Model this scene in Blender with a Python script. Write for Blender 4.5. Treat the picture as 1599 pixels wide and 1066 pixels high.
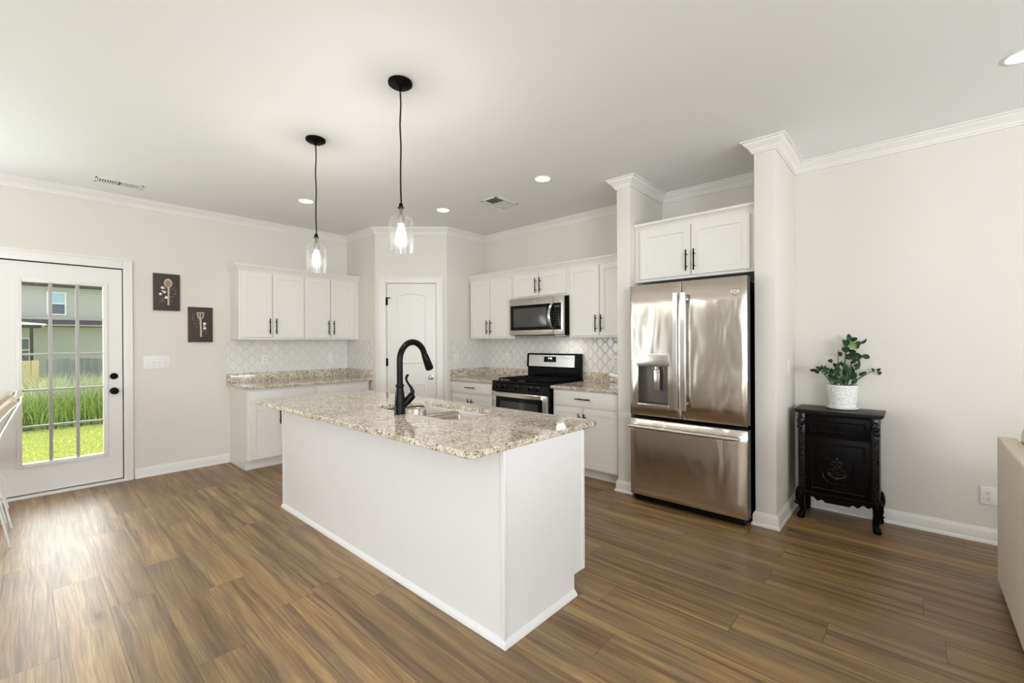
import bpy, bmesh, math, random
from mathutils import Vector, Matrix
for o in list(bpy.data.objects): bpy.data.objects.remove(o)
S = bpy.context.scene
C = S.collection
R = math.radians
PI = math.pi
random.seed(7)

# ------------------------------------------------------------------ camera
cam_data = bpy.data.cameras.new('camera')
cam = bpy.data.objects.new('camera', cam_data); C.objects.link(cam)
S.camera = cam
cam_data.sensor_width = 36.0
cam_data.lens = 686.98 * 36.0 / 1599.0
cam_data.shift_y = 1.28 / 1599.0
cam_data.clip_start = 0.05; cam_data.clip_end = 300
_a, _b, _r = R(42.2672), R(-0.0673), R(-0.3142)
_fw = Vector((math.cos(_a)*math.cos(_b), math.sin(_a)*math.cos(_b), math.sin(_b)))
_rt = Vector((math.sin(_a), -math.cos(_a), 0)); _up = _rt.cross(_fw)
_rt, _up = _rt*math.cos(_r) + _up*math.sin(_r), _up*math.cos(_r) - _rt*math.sin(_r)
_m = Matrix((_rt, _up, -_fw)).transposed().to_4x4()
_m.translation = Vector((-4.2751, -5.7585, 1.3494))
cam.matrix_world = _m

# ------------------------------------------------------------------ view, sky, sun, added fill lamps at unseen windows
S.view_settings.view_transform = 'Standard'
S.view_settings.look = 'None'
S.view_settings.gamma = 1.0
S.view_settings.use_curve_mapping = False
S.view_settings.exposure = 0.08
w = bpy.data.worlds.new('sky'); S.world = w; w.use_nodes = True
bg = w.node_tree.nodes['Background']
_wt = w.node_tree
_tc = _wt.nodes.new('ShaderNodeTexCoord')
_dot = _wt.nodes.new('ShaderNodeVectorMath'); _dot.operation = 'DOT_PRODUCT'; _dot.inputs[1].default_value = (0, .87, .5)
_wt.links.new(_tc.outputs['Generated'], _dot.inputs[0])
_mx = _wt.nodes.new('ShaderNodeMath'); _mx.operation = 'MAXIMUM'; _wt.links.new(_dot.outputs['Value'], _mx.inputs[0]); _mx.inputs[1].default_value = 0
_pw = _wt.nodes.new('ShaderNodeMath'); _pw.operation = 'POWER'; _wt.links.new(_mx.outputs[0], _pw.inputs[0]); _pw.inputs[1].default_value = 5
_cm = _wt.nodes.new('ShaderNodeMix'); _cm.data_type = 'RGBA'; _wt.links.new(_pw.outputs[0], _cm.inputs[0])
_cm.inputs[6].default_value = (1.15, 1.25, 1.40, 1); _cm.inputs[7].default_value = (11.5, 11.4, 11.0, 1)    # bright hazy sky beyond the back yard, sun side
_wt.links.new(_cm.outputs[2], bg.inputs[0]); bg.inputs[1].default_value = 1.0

def light(name, kind, loc, energy, color=(1, 1, 1), target=None, **kw):
    d = bpy.data.lights.new(name, kind); d.energy = energy; d.color = color
    for k, v in kw.items(): setattr(d, k, v)
    o = bpy.data.objects.new(name, d); C.objects.link(o); o.location = loc
    if target is not None:
        o.rotation_euler = (Vector(target) - Vector(loc)).to_track_quat('-Z', 'Y').to_euler()
    return o
light('sun', 'SUN', (0, 8, 20), 2.0, (1, .95, .86), target=(-1, 2.6, 0), angle=R(.6))
# added area lamps outside unseen windows, tilted up to brighten ceiling and walls
WINL = [(-7.9, -5.2), (-2.55, -.95)]
for i, (x0, x1) in enumerate(WINL):
    light('window_daylight', 'AREA', ((x0+x1)/2, -10.06, 1.45), (135 if x0 < -4 else 52)*(x1-x0), (.885, .985, 1.085), target=((x0+x1)/2, 0, 13.5),
          shape='RECTANGLE', size=x1-x0, size_y=1.9)
DINW = [(-7.4, -4.7), (-1.05, -.30)]
LFW = (-6.8, -5.2)  # window invented out of view to light the sofa and left floor
for (y0, y1) in DINW:
    light('window_daylight', 'AREA', (-8.56, (y0+y1)/2, 1.45), 95 if y0 < -5 else 2.2, (.885, .985, 1.085), target=(0, (y0+y1)/2, 9),
          shape='RECTANGLE', size=y1-y0, size_y=1.9)

light('window_daylight', 'AREA', ((LFW[0]+LFW[1])/2, .06, 1.45), 75, (.885, .985, 1.085), target=((LFW[0]+LFW[1])/2, -9, 9), shape='RECTANGLE', size=LFW[1]-LFW[0], size_y=1.9)

# ------------------------------------------------------------------ node helpers and materials
class NT:
    def __init__(s, name):
        s.m = bpy.data.materials.new(name); s.m.use_nodes = True
        s.t = s.m.node_tree; s.n = s.t.nodes; s.l = s.t.links
        s.b = s.n['Principled BSDF']
        s.out = s.n['Material Output']
    def put(s, sock, v):
        if isinstance(v, bpy.types.NodeSocket): s.l.new(v, sock)
        else:
            if isinstance(v, tuple) and len(v) == 3 and sock.type == 'RGBA': v = v + (1,)
            sock.default_value = v
    def node(s, typ, ins=None, **props):
        nd = s.n.new(typ)
        for k, v in props.items(): setattr(nd, k, v)
        for k, v in (ins or {}).items(): s.put(nd.inputs[k], v)
        return nd
    def math(s, op, a, b=0.0, c=0.0, clamp=False):
        return s.node('ShaderNodeMath', {0: a, 1: b, 2: c}, operation=op, use_clamp=clamp).outputs[0]
    def pos(s): return s.node('ShaderNodeNewGeometry').outputs['Position']
    def obj(s): return s.node('ShaderNodeTexCoord').outputs['Object']
    def xyz(s, v): return s.node('ShaderNodeSeparateXYZ', {0: v}).outputs
    def comb(s, x, y, z): return s.node('ShaderNodeCombineXYZ', {0: x, 1: y, 2: z}).outputs[0]
    def vmul(s, v, k): return s.node('ShaderNodeVectorMath', {0: v, 1: k}, operation='MULTIPLY').outputs[0]
    def noise(s, v, scale, detail=3, rough=.55, dist=0.0):
        return s.node('ShaderNodeTexNoise', {'Vector': v, 'Scale': scale, 'Detail': detail, 'Roughness': rough, 'Distortion': dist}).outputs['Fac']
    def vor(s, v, scale, feature='F1'):
        return s.node('ShaderNodeTexVoronoi', {'Vector': v, 'Scale': scale}, feature=feature).outputs
    def ramp(s, f, stops, interp='LINEAR'):
        r = s.node('ShaderNodeValToRGB', {0: f}); cr = r.color_ramp; cr.interpolation = interp
        while len(cr.elements) > 1: cr.elements.remove(cr.elements[-1])
        for i, (p, c) in enumerate(stops):
            e = cr.elements[0] if i == 0 else cr.elements.new(p)
            e.position = p; e.color = (c[0], c[1], c[2], 1) if isinstance(c, tuple) else (c, c, c, 1)
        return r.outputs[0]
    def mix(s, f, a, b, mode='MIX'):
        n = s.node('ShaderNodeMix', data_type='RGBA', blend_type=mode)
        s.put(n.inputs[0], f); s.put(n.inputs[6], a); s.put(n.inputs[7], b)
        return n.outputs[2]
    def bump(s, h, strength=.3, dist=.01):
        n = s.node('ShaderNodeBump', {'Height': h, 'Strength': strength, 'Distance': dist})
        s.l.new(n.outputs[0], s.b.inputs['Normal'])
    def set(s, **k):
        names = {'color': 'Base Color', 'rough': 'Roughness', 'metal': 'Metallic', 'spec': 'Specular IOR Level',
                 'coat': 'Coat Weight', 'coatr': 'Coat Roughness', 'emit': 'Emission Color', 'emits': 'Emission Strength',
                 'sheen': 'Sheen Weight', 'trans': 'Transmission Weight', 'sss': 'Subsurface Weight', 'aniso': 'Anisotropic'}
        for kk, v in k.items(): s.put(s.b.inputs[names[kk]], v)
        return s.m

def plain(name, color, rough=.5, metal=0.0, grain=0.0, gscale=60, bump=0.0, **k):
    t = NT(name); p = t.obj()
    col = color
    if grain:
        f = t.noise(p, gscale, 3)
        col = t.mix(f, tuple(c*(1-grain) for c in color), tuple(min(1, c*(1+grain)) for c in color))
    if bump: t.bump(t.noise(p, gscale, 4), bump, .002)
    return t.set(color=col, rough=rough, metal=metal, **k)

M = {}
M['wall'] = plain('wall_paint', (.735, .685, .615), .75, grain=.012, gscale=6, bump=.05)
M['ceiling'] = plain('ceiling_paint', (.86, .86, .85), .85, grain=.01, gscale=4, bump=.05)
M['trim'] = plain('trim_white', (.80, .765, .715), .38, grain=.01, gscale=5)
M['cab'] = plain('cabinet_white', (.785, .745, .68), .36, grain=.012, gscale=4)
M['island'] = plain('island_white', (.765, .735, .71), .42, grain=.01, gscale=4)
M['black'] = plain('black_hardware', (.0035, .0033, .0033), .45, grain=.2, spec=.06)
M['blackplastic'] = plain('black_enamel', (.004, .004, .0045), .14, grain=.1, spec=.13)
M['iron'] = plain('cast_iron', (.008, .007, .006), .6, bump=.2, gscale=120, spec=.08)
M['darkgrey'] = plain('dark_grey_plastic', (.03, .03, .032), .45, grain=.1)
M['plate'] = plain('white_plastic', (.80, .78, .74), .32, grain=.01)
M['slot'] = plain('dark_slot', (.05, .05, .05), .6, grain=.1)
M['bronze'] = plain('oil_rubbed_bronze', (.006, .005, .005), .25, grain=.15, spec=.12)
M['chrome'] = plain('chrome', (.75, .74, .72), .12, 1.0, grain=.02)
M['nickel'] = plain('brushed_nickel', (.50, .47, .43), .32, 1.0, grain=.08)
M['whitemetal'] = plain('pale_metal_frame', (.80, .80, .78), .25, .5, grain=.02)
M['muntin'] = plain('grey_muntin', (.42, .40, .37), .5, grain=.03)
M['rubber'] = plain('black_weather_seal', (.006, .006, .006), .7, grain=.1)

def steel(name, base, rough, warp, wx=3.0, wz=.9, streak=.05):
    t = NT(name); p = t.obj(); x, y, z = t.xyz(p)
    st = t.noise(t.comb(t.math('MULTIPLY', x, 2.0), t.math('MULTIPLY', y, 2.0), t.math('MULTIPLY', z, 220.0)), 1.0, 2)
    col = t.mix(st, tuple(c*(1-streak) for c in base), tuple(c*(1+streak) for c in base))
    n = t.noise(t.comb(t.math('MULTIPLY', x, wx), t.math('MULTIPLY', y, wx), t.math('MULTIPLY', z, wz)), 1.6, 2, .5, .4)
    if warp: t.bump(n, warp, .06)
    return t.set(color=col, rough=rough, metal=1.0, aniso=.5)
M['steel'] = steel('stainless_steel', (.50, .465, .42), .24, .045)
M['steelwarp'] = steel('stainless_steel_door', (.64, .58, .50), .20, .30)
M['steelbright'] = steel('bright_steel', (.66, .64, .61), .22, 0)
M['steelsink'] = steel('sink_steel', (.46, .40, .33), .18, 0)

# clear thin glass: tinted pass-through with a fresnel reflection
def thin_glass(name, tint, refl=1.0, gr=.02):
    t = NT(name)
    tr = t.node('ShaderNodeBsdfTransparent', {0: tint}); gl = t.node('ShaderNodeBsdfGlossy', {0: (1, 1, 1), 'Roughness': gr})
    fc = t.node('ShaderNodeLayerWeight', {'Blend': .5}).outputs['Facing']; fr = t.math('ADD', .045, t.math('MULTIPLY', t.math('POWER', fc, 3.0), .6))
    mx = t.node('ShaderNodeMixShader', {0: t.math('MULTIPLY', fr, refl)})
    t.l.new(tr.outputs[0], mx.inputs[1]); t.l.new(gl.outputs[0], mx.inputs[2]); t.l.new(mx.outputs[0], t.out.inputs[0])
    return t.m
M['glass'] = thin_glass('window_glass', (.98, .99, .98), .6)
M['shade'] = thin_glass('pendant_glass', (.975, .98, .975), .9, .16)

def emit(name, color, strength):
    t = NT(name); return t.set(color=(.8, .8, .8), emit=color, emits=strength)
def bulbmat():      # clear glowing glass bulb
    t = NT('lit_bulb'); em = t.node('ShaderNodeEmission', {0: (1, .97, .92), 1: 4.0}); tr = t.node('ShaderNodeBsdfTransparent')
    ad = t.node('ShaderNodeAddShader'); t.l.new(em.outputs[0], ad.inputs[0]); t.l.new(tr.outputs[0], ad.inputs[1]); t.l.new(ad.outputs[0], t.out.inputs[0])
    return t.m
M['bulb'] = bulbmat()
M['led'] = emit('led_diffuser', (1, .97, .92), 4)
M['digits'] = emit('display_digits', (.55, .65, 1), 2.2)

def floor_mat():
    t = NT('laminate_planks'); x, y, z = t.xyz(t.pos())
    W, L = .1905, 1.22
    u = t.math('DIVIDE', t.math('ADD', x, 4.19 + 40*W), W)
    row = t.math('FLOOR', u); fu = t.math('FRACT', u)
    rr = t.node('ShaderNodeTexWhiteNoise', {'W': row}, noise_dimensions='1D').outputs[0]
    v = t.math('ADD', t.math('DIVIDE', t.math('ADD', y, 40.0), L), t.math('MULTIPLY', rr, 7.3))
    col = t.math('FLOOR', v); fv = t.math('FRACT', v)
    wn = t.node('ShaderNodeTexWhiteNoise', {'Vector': t.comb(row, col, 0.0)}, noise_dimensions='2D')
    tone = wn.outputs['Value']
    sh = t.math('MULTIPLY', tone, 37.0)
    # grain: wavy cathedral figure stretched along the board
    px = t.math('ADD', x, sh); py = t.math('ADD', y, t.math('MULTIPLY', sh, 1.7))
    warp = t.noise(t.comb(t.math('MULTIPLY', px, 5.0), t.math('MULTIPLY', py, 1.1), 0.0), 1.0, 2)
    g1 = t.noise(t.comb(t.math('ADD', t.math('MULTIPLY', px, 16.0), t.math('MULTIPLY', warp, 1.0)), t.math('MULTIPLY', py, .9), tone), 1.0, 5, .66)
    g2 = t.noise(t.comb(t.math('ADD', t.math('MULTIPLY', px, 150.0), t.math('MULTIPLY', warp, 9.0)), t.math('MULTIPLY', py, 3.5), tone), 1.0, 3, .6)
    patch = t.noise(t.comb(t.math('MULTIPLY', px, 5.0), t.math('MULTIPLY', py, 1.6), 3.0), 1.0, 3)
    base = t.ramp(g1, [(.26, (.150, .074, .022)), (.42, (.235, .131, .041)), (.54, (.305, .183, .063)), (.64, (.360, .225, .085)), (.80, (.46, .305, .13))])
    base = t.mix(t.math('MULTIPLY', t.ramp(g2, [(.42, 1.0), (.60, 0.0)]), .34), base, (.075, .043, .024))
    base = t.mix(t.math('MULTIPLY', t.ramp(patch, [(.48, 0.0), (.68, 1.0)]), .5), base, (.12, .082, .052))
    tm = t.ramp(tone, [(0, .84), (.5, 1.05), (1, 1.27)])
    base = t.mix(1.0, base, tm, 'MULTIPLY')
    st = t.noise(t.comb(t.math('ADD', t.math('MULTIPLY', px, 26.0), t.math('MULTIPLY', warp, 1.3)), t.math('MULTIPLY', py, .75), t.math('ADD', tone, 5.0)), 1.0, 4, .62)
    base = t.mix(t.math('MULTIPLY', t.ramp(st, [(.36, 1.0), (.50, 0.0)]), .62), base, (.066, .031, .011))
    base = t.mix(t.math('MULTIPLY', t.ramp(st, [(.56, 0.0), (.74, 1.0)]), .28), base, (.46, .30, .13))
    # knots
    kv = t.vor(t.comb(t.math('MULTIPLY', px, 3.6), t.math('MULTIPLY', py, 1.25), 0.0), 1.0)
    kd = t.math('ADD', kv['Distance'], t.math('MULTIPLY', t.noise(t.comb(px, py, 0.0), 22, 2), .10))
    kn = t.ramp(kd, [(.075, 1.0), (.135, .35), (.2, 0.0)])
    kpick = t.math('GREATER_THAN', t.xyz(kv['Color'])[0], .45)
    base = t.mix(t.math('MULTIPLY', t.math('MULTIPLY', kn, kpick), .8), base, (.045, .026, .016))
    # seams
    e = t.math('MULTIPLY', t.math('MINIMUM', fu, t.math('SUBTRACT', 1.0, fu)), W)
    e2 = t.math('MULTIPLY', t.math('MINIMUM', fv, t.math('SUBTRACT', 1.0, fv)), L)
    seam = t.math('LESS_THAN', t.math('MINIMUM', e, e2), .0016)
    base = t.mix(t.math('MULTIPLY', seam, .75), base, (.05, .032, .02))
    t.set(color=base, rough=t.ramp(g2, [(.3, .46), (.7, .38)]), spec=.8)
    t.bump(t.math('SUBTRACT', t.math('MULTIPLY', g2, .25), t.math('MULTIPLY', seam, 1.2)), .18, .002)
    return t.m
M['floor'] = floor_mat()

def granite():
    t = NT('speckled_granite'); p = t.pos()
    n1 = t.noise(p, 7, 4, .65, .8); n2 = t.noise(p, 34, 5, .7); n3 = t.noise(p, 16, 4, .6, 1.2)
    base = t.ramp(n2, [(.30, (.36, .265, .16)), (.43, (.57, .475, .34)), (.55, (.69, .61, .475)), (.70, (.78, .72, .60))])
    base = t.mix(t.math('MULTIPLY', t.ramp(n1, [(.48, 0.0), (.66, 1.0)]), .55), base, (.38, .28, .16))
    v1 = t.vor(t.node('ShaderNodeVectorMath', {0: p, 1: t.vmul(t.node('ShaderNodeTexNoise', {'Vector': p, 'Scale': 40}).outputs['Color'], (.02, .02, .02))}, operation='ADD').outputs[0], 115)
    rnd = t.xyz(v1['Color'])
    den = t.ramp(n3, [(.35, .06), (.55, .18), (.72, .42)])
    dark = t.math('LESS_THAN', rnd[0], den)
    base = t.mix(t.math('MULTIPLY', dark, .86), base, t.ramp(rnd[1], [(.0, (.03, .024, .022)), (.6, (.10, .075, .06)), (1, (.22, .17, .13))]))
    pale = t.math('GREATER_THAN', rnd[2], .86)
    base = t.mix(t.math('MULTIPLY', pale, .6), base, (.86, .84, .80))
    v2 = t.vor(p, 260); r2 = t.xyz(v2['Color'])
    base = t.mix(t.math('MULTIPLY', t.math('LESS_THAN', r2[0], .10), .7), base, (.06, .05, .045))
    return t.set(color=base, rough=.06, spec=.6)
M['granite'] = granite()

def tile(axis):
    # arabesque (lantern) tile: two families of wavy diagonals
    t = NT('arabesque_tile_' + axis); X, Y, Z = t.xyz(t.pos())
    h = X if axis == 'x' else Y
    a = t.math('ADD', t.math('DIVIDE', h, .128), t.math('DIVIDE', Z, .128))
    b = t.math('SUBTRACT', t.math('DIVIDE', h, .128), t.math('DIVIDE', Z, .128))
    wa = t.math('ADD', a, t.math('MULTIPLY', t.math('SINE', t.math('MULTIPLY', b, 2*PI)), -.06))
    wb = t.math('ADD', b, t.math('MULTIPLY', t.math('SINE', t.math('MULTIPLY', a, 2*PI)), -.06))
    def edge(q):
        f = t.math('FRACT', q); return t.math('MINIMUM', f, t.math('SUBTRACT', 1.0, f))
    e = t.math('MINIMUM', edge(wa), edge(wb))
    gr = t.ramp(e, [(.030, 1.0), (.050, 0.0)])
    wn = t.node('ShaderNodeTexWhiteNoise', {'Vector': t.comb(t.math('FLOOR', wa), t.math('FLOOR', wb), 0.0)}, noise_dimensions='2D').outputs['Value']
    body = t.ramp(wn, [(0, (.70, .665, .615)), (1, (.80, .775, .735))])
    body = t.mix(t.noise(t.pos(), 30, 3), body, (.76, .73, .69))
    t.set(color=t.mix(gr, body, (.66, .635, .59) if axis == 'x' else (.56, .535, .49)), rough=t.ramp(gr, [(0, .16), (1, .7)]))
    t.bump(t.ramp(e, [(.02, 0.0), (.06, .7), (.13, 1.0)]), .5, .004)
    return t.m
M['tilex'] = tile('x'); M['tiley'] = tile('y')

def fabric(name, a, b, scale=300):
    t = NT(name); p = t.obj()
    f = t.noise(p, scale, 2); g = t.noise(p, 3, 3)
    t.bump(f, .25, .002)
    return t.set(color=t.mix(g, t.mix(f, a, b), b), rough=.85, sheen=.15)
M['sofa'] = fabric('beige_upholstery', (.64, .545, .40), (.70, .61, .46))
M['cushion'] = fabric('pale_cushion', (.60, .56, .48), (.66, .62, .54))
M['chairpad'] = fabric('tan_seat', (.40, .33, .23), (.50, .42, .30), 180)

def ebony():
    t = NT('ebonised_wood'); p = t.obj(); x, y, z = t.xyz(p)
    g = t.noise(t.comb(t.math('MULTIPLY', x, 30.0), t.math('MULTIPLY', y, 30.0), t.math('MULTIPLY', z, 4.0)), 1.0, 4)
    return t.set(color=t.ramp(g, [(.35, (.003, .0022, .002)), (.65, (.006, .004, .003)), (.85, (.014, .008, .005))]), rough=.30, spec=.07)
M['carving'] = plain('polished_black_carving', (.004, .003, .003), .16, grain=.2, spec=.35)
M['ebony'] = ebony()
def ebony_top():
    t = NT('worn_dark_tabletop'); p = t.obj(); x, y, z = t.xyz(p)
    g = t.noise(t.comb(t.math('MULTIPLY', x, 5.0), t.math('MULTIPLY', y, 60.0), z), 1.0, 4)
    return t.set(color=t.ramp(g, [(.3, (.008, .005, .004)), (.6, (.018, .011, .008)), (.8, (.034, .022, .015))]), rough=.36, spec=.15)
M['ebonytop'] = ebony_top()
def potmat():
    t = NT('textured_white_pot'); p = t.obj()
    v = t.vor(p, 75)['Distance']
    t.bump(v, .8, .006)
    return t.set(color=(.84, .815, .775), rough=.5)
M['pot'] = potmat()
M['potplain'] = plain('glazed_white', (.80, .78, .74), .35, grain=.02)
M['soil'] = plain('soil', (.025, .018, .012), .95, grain=.4, bump=.8, gscale=80)
M['stem'] = plain('green_stem', (.09, .14, .045), .5, grain=.2)
def leafmat():
    t = NT('glossy_leaf'); p = t.pos()
    return t.set(color=t.mix(t.noise(p, 14, 2), (.006, .022, .007), (.022, .058, .016)), rough=.4, spec=.25)
M['leaf'] = leafmat()
M['leafnew'] = plain('young_leaf', (.12, .24, .05), .35, grain=.15)
M['artboard'] = plain('dark_art_board', (.046, .030, .022), .6, grain=.25, gscale=8)
M['artedge'] = plain('red_brown_edge', (.085, .028, .016), .5, grain=.2)
M['artwood'] = plain('painted_pale_wood', (.55, .43, .32), .55, grain=.15, gscale=40)
M['artshade'] = plain('painted_tan', (.30, .22, .15), .6, grain=.15)
M['artcotton'] = plain('painted_cotton', (.80, .75, .70), .7, grain=.05)
M['artleaf'] = plain('painted_leaf', (.145, .135, .095), .7, grain=.2)
M['white'] = plain('white_grille', (.78, .775, .755), .45, grain=.01)
# outdoors
def lawnmat():
    t = NT('lawn'); p = t.pos()
    return t.set(color=t.mix(t.noise(p, 9, 4), t.mix(t.noise(p, 120, 2), (.24, .30, .05), (.55, .57, .18)), (.40, .46, .10)), rough=.9)
M['lawn'] = lawnmat()
def bladem(name, a, b):
    t = NT(name); p = t.pos()
    return t.set(color=t.mix(t.noise(p, 25, 3), a, b), rough=.7)
M['blade'] = bladem('grass_blade', (.30, .38, .06), (.74, .74, .32))
M['weed'] = bladem('tall_weed', (.09, .20, .03), (.55, .66, .24))
M['seed'] = bladem('pale_seedhead', (.34, .40, .20), (.70, .70, .50))
def fencem(name, a, b, knot):
    t = NT(name); p = t.pos(); x, y, z = t.xyz(p)
    g = t.noise(t.comb(t.math('MULTIPLY', x, 14.0), y, t.math('MULTIPLY', z, 1.6)), 1.0, 4)
    col = t.mix(g, a, b)
    row = t.node('ShaderNodeTexWhiteNoise', {'W': t.math('FLOOR', t.math('DIVIDE', x, .14))}, noise_dimensions='1D').outputs[0]
    col = t.mix(1.0, col, t.ramp(row, [(0, .75), (1, 1.12)]), 'MULTIPLY')
    k = t.vor(t.comb(t.math('MULTIPLY', x, 9.0), 0.0, t.math('MULTIPLY', z, 4.0)), 1.0)['Distance']
    col = t.mix(t.ramp(k, [(.05, .8), (.11, 0.0)]), col, knot)
    return t.set(color=col, rough=.85)
M['fencenew'] = fencem('new_pine_fence', (.50, .40, .20), (.68, .57, .33), (.16, .09, .04))
M['fenceold'] = fencem('weathered_fence', (.17, .185, .20), (.33, .345, .35), (.06, .06, .06))
def siding():
    t = NT('vinyl_siding'); x, y, z = t.xyz(t.pos())
    f = t.math('FRACT', t.math('DIVIDE', z, .145))
    col = t.ramp(f, [(0, (.20, .20, .19)), (.10, (.40, .40, .37)), (.2, (.47, .47, .44)), (1, (.50, .50, .465))])
    t.bump(f, .4, .03)
    return t.set(color=col, rough=.6)
M['siding'] = siding()
M['shingle'] = plain('roof_shingle', (.10, .088, .105), .9, grain=.5, gscale=3, spec=0.0)
M['fascia'] = plain('dark_fascia', (.03, .026, .024), .7, grain=.1)
M['gutter'] = plain('grey_gutter', (.33, .31, .28), .6, grain=.1)
M['panesky'] = plain('sky_reflecting_pane', (.35, .58, .68), .12, grain=.05, gscale=2)
M['panedark'] = plain('screened_pane', (.09, .12, .16), .25, grain=.1, gscale=2)

# ------------------------------------------------------------------ mesh builder
class MB:
    def __init__(s): s.bm = bmesh.new()
    def box(s, x0, x1, y0, y1, z0, z1, bev=0, seg=2):
        x0, x1 = min(x0, x1), max(x0, x1); y0, y1 = min(y0, y1), max(y0, y1); z0, z1 = min(z0, z1), max(z0, z1)
        v = [s.bm.verts.new(p) for p in ((x0,y0,z0),(x1,y0,z0),(x1,y1,z0),(x0,y1,z0),(x0,y0,z1),(x1,y0,z1),(x1,y1,z1),(x0,y1,z1))]
        fs = [s.bm.faces.new([v[i] for i in q]) for q in ((3,2,1,0),(4,5,6,7),(0,1,5,4),(1,2,6,5),(2,3,7,6),(3,0,4,7))]
        if bev:
            es = list({e for f in fs for e in f.edges})
            bmesh.ops.bevel(s.bm, geom=es, offset=bev, segments=seg, affect='EDGES', profile=.6)
        return s
    def face(s, pts): return s.bm.faces.new([s.bm.verts.new(p) for p in pts])
    def prism(s, pts, axis, a, b, bev=0):
        # pts: 2-D outline; axis: the extruded axis ('x': pts=(y,z), 'y': pts=(x,z), 'z': pts=(x,y))
        def P(q, t):
            return {'x': (t, q[0], q[1]), 'y': (q[0], t, q[1]), 'z': (q[0], q[1], t)}[axis]
        A = [s.bm.verts.new(P(q, a)) for q in pts]; B = [s.bm.verts.new(P(q, b)) for q in pts]
        n = len(pts); fs = [s.bm.faces.new(A[::-1]), s.bm.faces.new(B)]
        for i in range(n): fs.append(s.bm.faces.new([A[i], A[(i+1) % n], B[(i+1) % n], B[i]]))
        bmesh.ops.recalc_face_normals(s.bm, faces=fs)
        if bev:
            es = list(set(fs[0].edges) | set(fs[1].edges))
            bmesh.ops.bevel(s.bm, geom=es, offset=bev, segments=2, affect='EDGES')
        return s
    def rings(s, rings, closed=True, cap0=False, cap1=False):
        V = [[s.bm.verts.new(p) for p in r] for r in rings]
        fs = []; n = len(V[0])
        for i in range(len(V)-1):
            for j in range(n if closed else n-1):
                fs.append(s.bm.faces.new([V[i][j], V[i][(j+1) % n], V[i+1][(j+1) % n], V[i+1][j]]))
        if cap0: fs.append(s.bm.faces.new(V[0][::-1]))
        if cap1: fs.append(s.bm.faces.new(V[-1]))
        if cap0 or cap1: bmesh.ops.recalc_face_normals(s.bm, faces=fs)
        return s
    def lathe(s, prof, c=(0, 0, 0), n=32, cap0=False, cap1=False):
        return s.rings([[(c[0]+r*math.cos(2*PI*k/n), c[1]+r*math.sin(2*PI*k/n), c[2]+z) for k in range(n)] for r, z in prof], True, cap0, cap1)
    def tube(s, pts, r, n=10, caps=True):
        pts = [Vector(p) for p in pts]; m = len(pts); rs = r if isinstance(r, (list, tuple)) else [r]*m
        rings = []; up = None
        for i, p in enumerate(pts):
            d = (pts[min(i+1, m-1)] - pts[max(i-1, 0)]).normalized()
            if up is None:
                up = Vector((0, 0, 1)) if abs(d.z) < .9 else Vector((1, 0, 0))
            a = d.cross(up).normalized(); b = a.cross(d).normalized(); up = b
            rings.append([p + (a*math.cos(2*PI*k/n) + b*math.sin(2*PI*k/n))*rs[i] for k in range(n)])
        return s.rings(rings, True, caps, caps)
    def bar(s, pts, wdt, thk, side):
        # flat strip following pts; side: the direction of its width
        side = Vector(side).normalized(); pts = [Vector(p) for p in pts]; rings = []
        for i, p in enumerate(pts):
            d = (pts[min(i+1, len(pts)-1)] - pts[max(i-1, 0)]).normalized()
            nn = d.cross(side).normalized()
            rings.append([p + side*a*wdt/2 + nn*b*thk/2 for a, b in ((-1,-.6),(-.8,-1),(.8,-1),(1,-.6),(1,.6),(.8,1),(-.8,1),(-1,.6))])
        return s.rings(rings, True, True, True)
    def ball(s, c, r, sc=(1, 1, 1), n=12, rot=None):
        m = Matrix.Translation(c) @ (rot.to_4x4() if rot else Matrix.Identity(4)) @ Matrix.Diagonal((r*sc[0], r*sc[1], r*sc[2], 1))
        bmesh.ops.create_uvsphere(s.bm, u_segments=n, v_segments=max(6, n//2+2), radius=1, matrix=m)
        return s
    def sweep(s, path, prof, closed=False):
        # path: plan polyline; profile (offset to the right of travel, z)
        n = len(path); P = [Vector((p[0], p[1])) for p in path]; rings = []
        for i in range(n):
            d0 = (P[i]-P[i-1]).normalized() if i > 0 else None
            d1 = (P[i+1]-P[i]).normalized() if i < n-1 else None
            d0 = d0 or d1; d1 = d1 or d0
            n0 = Vector((d0.y, -d0.x)); n1 = Vector((d1.y, -d1.x)); mm = n0 + n1
            mm = mm / (mm.length_squared/2) if mm.length > 1e-6 else n0
            rings.append([(P[i].x + mm.x*o, P[i].y + mm.y*o, z) for o, z in prof])
        return s.rings(rings, True, True, True)
    def build(s, name, mat, parent=None, smooth=True, angle=35, loc=None):
        me = bpy.data.meshes.new(name); 
        s.bm.to_mesh(me); s.bm.free()
        if smooth:
            me.polygons.foreach_set('use_smooth', [True]*len(me.polygons))
            me.set_sharp_from_angle(angle=R(angle))
        o = bpy.data.objects.new(name, me); C.objects.link(o)
        me.materials.append(M[mat] if isinstance(mat, str) else mat)
        if parent: o.parent = parent
        if loc: o.location = loc
        return o

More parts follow.
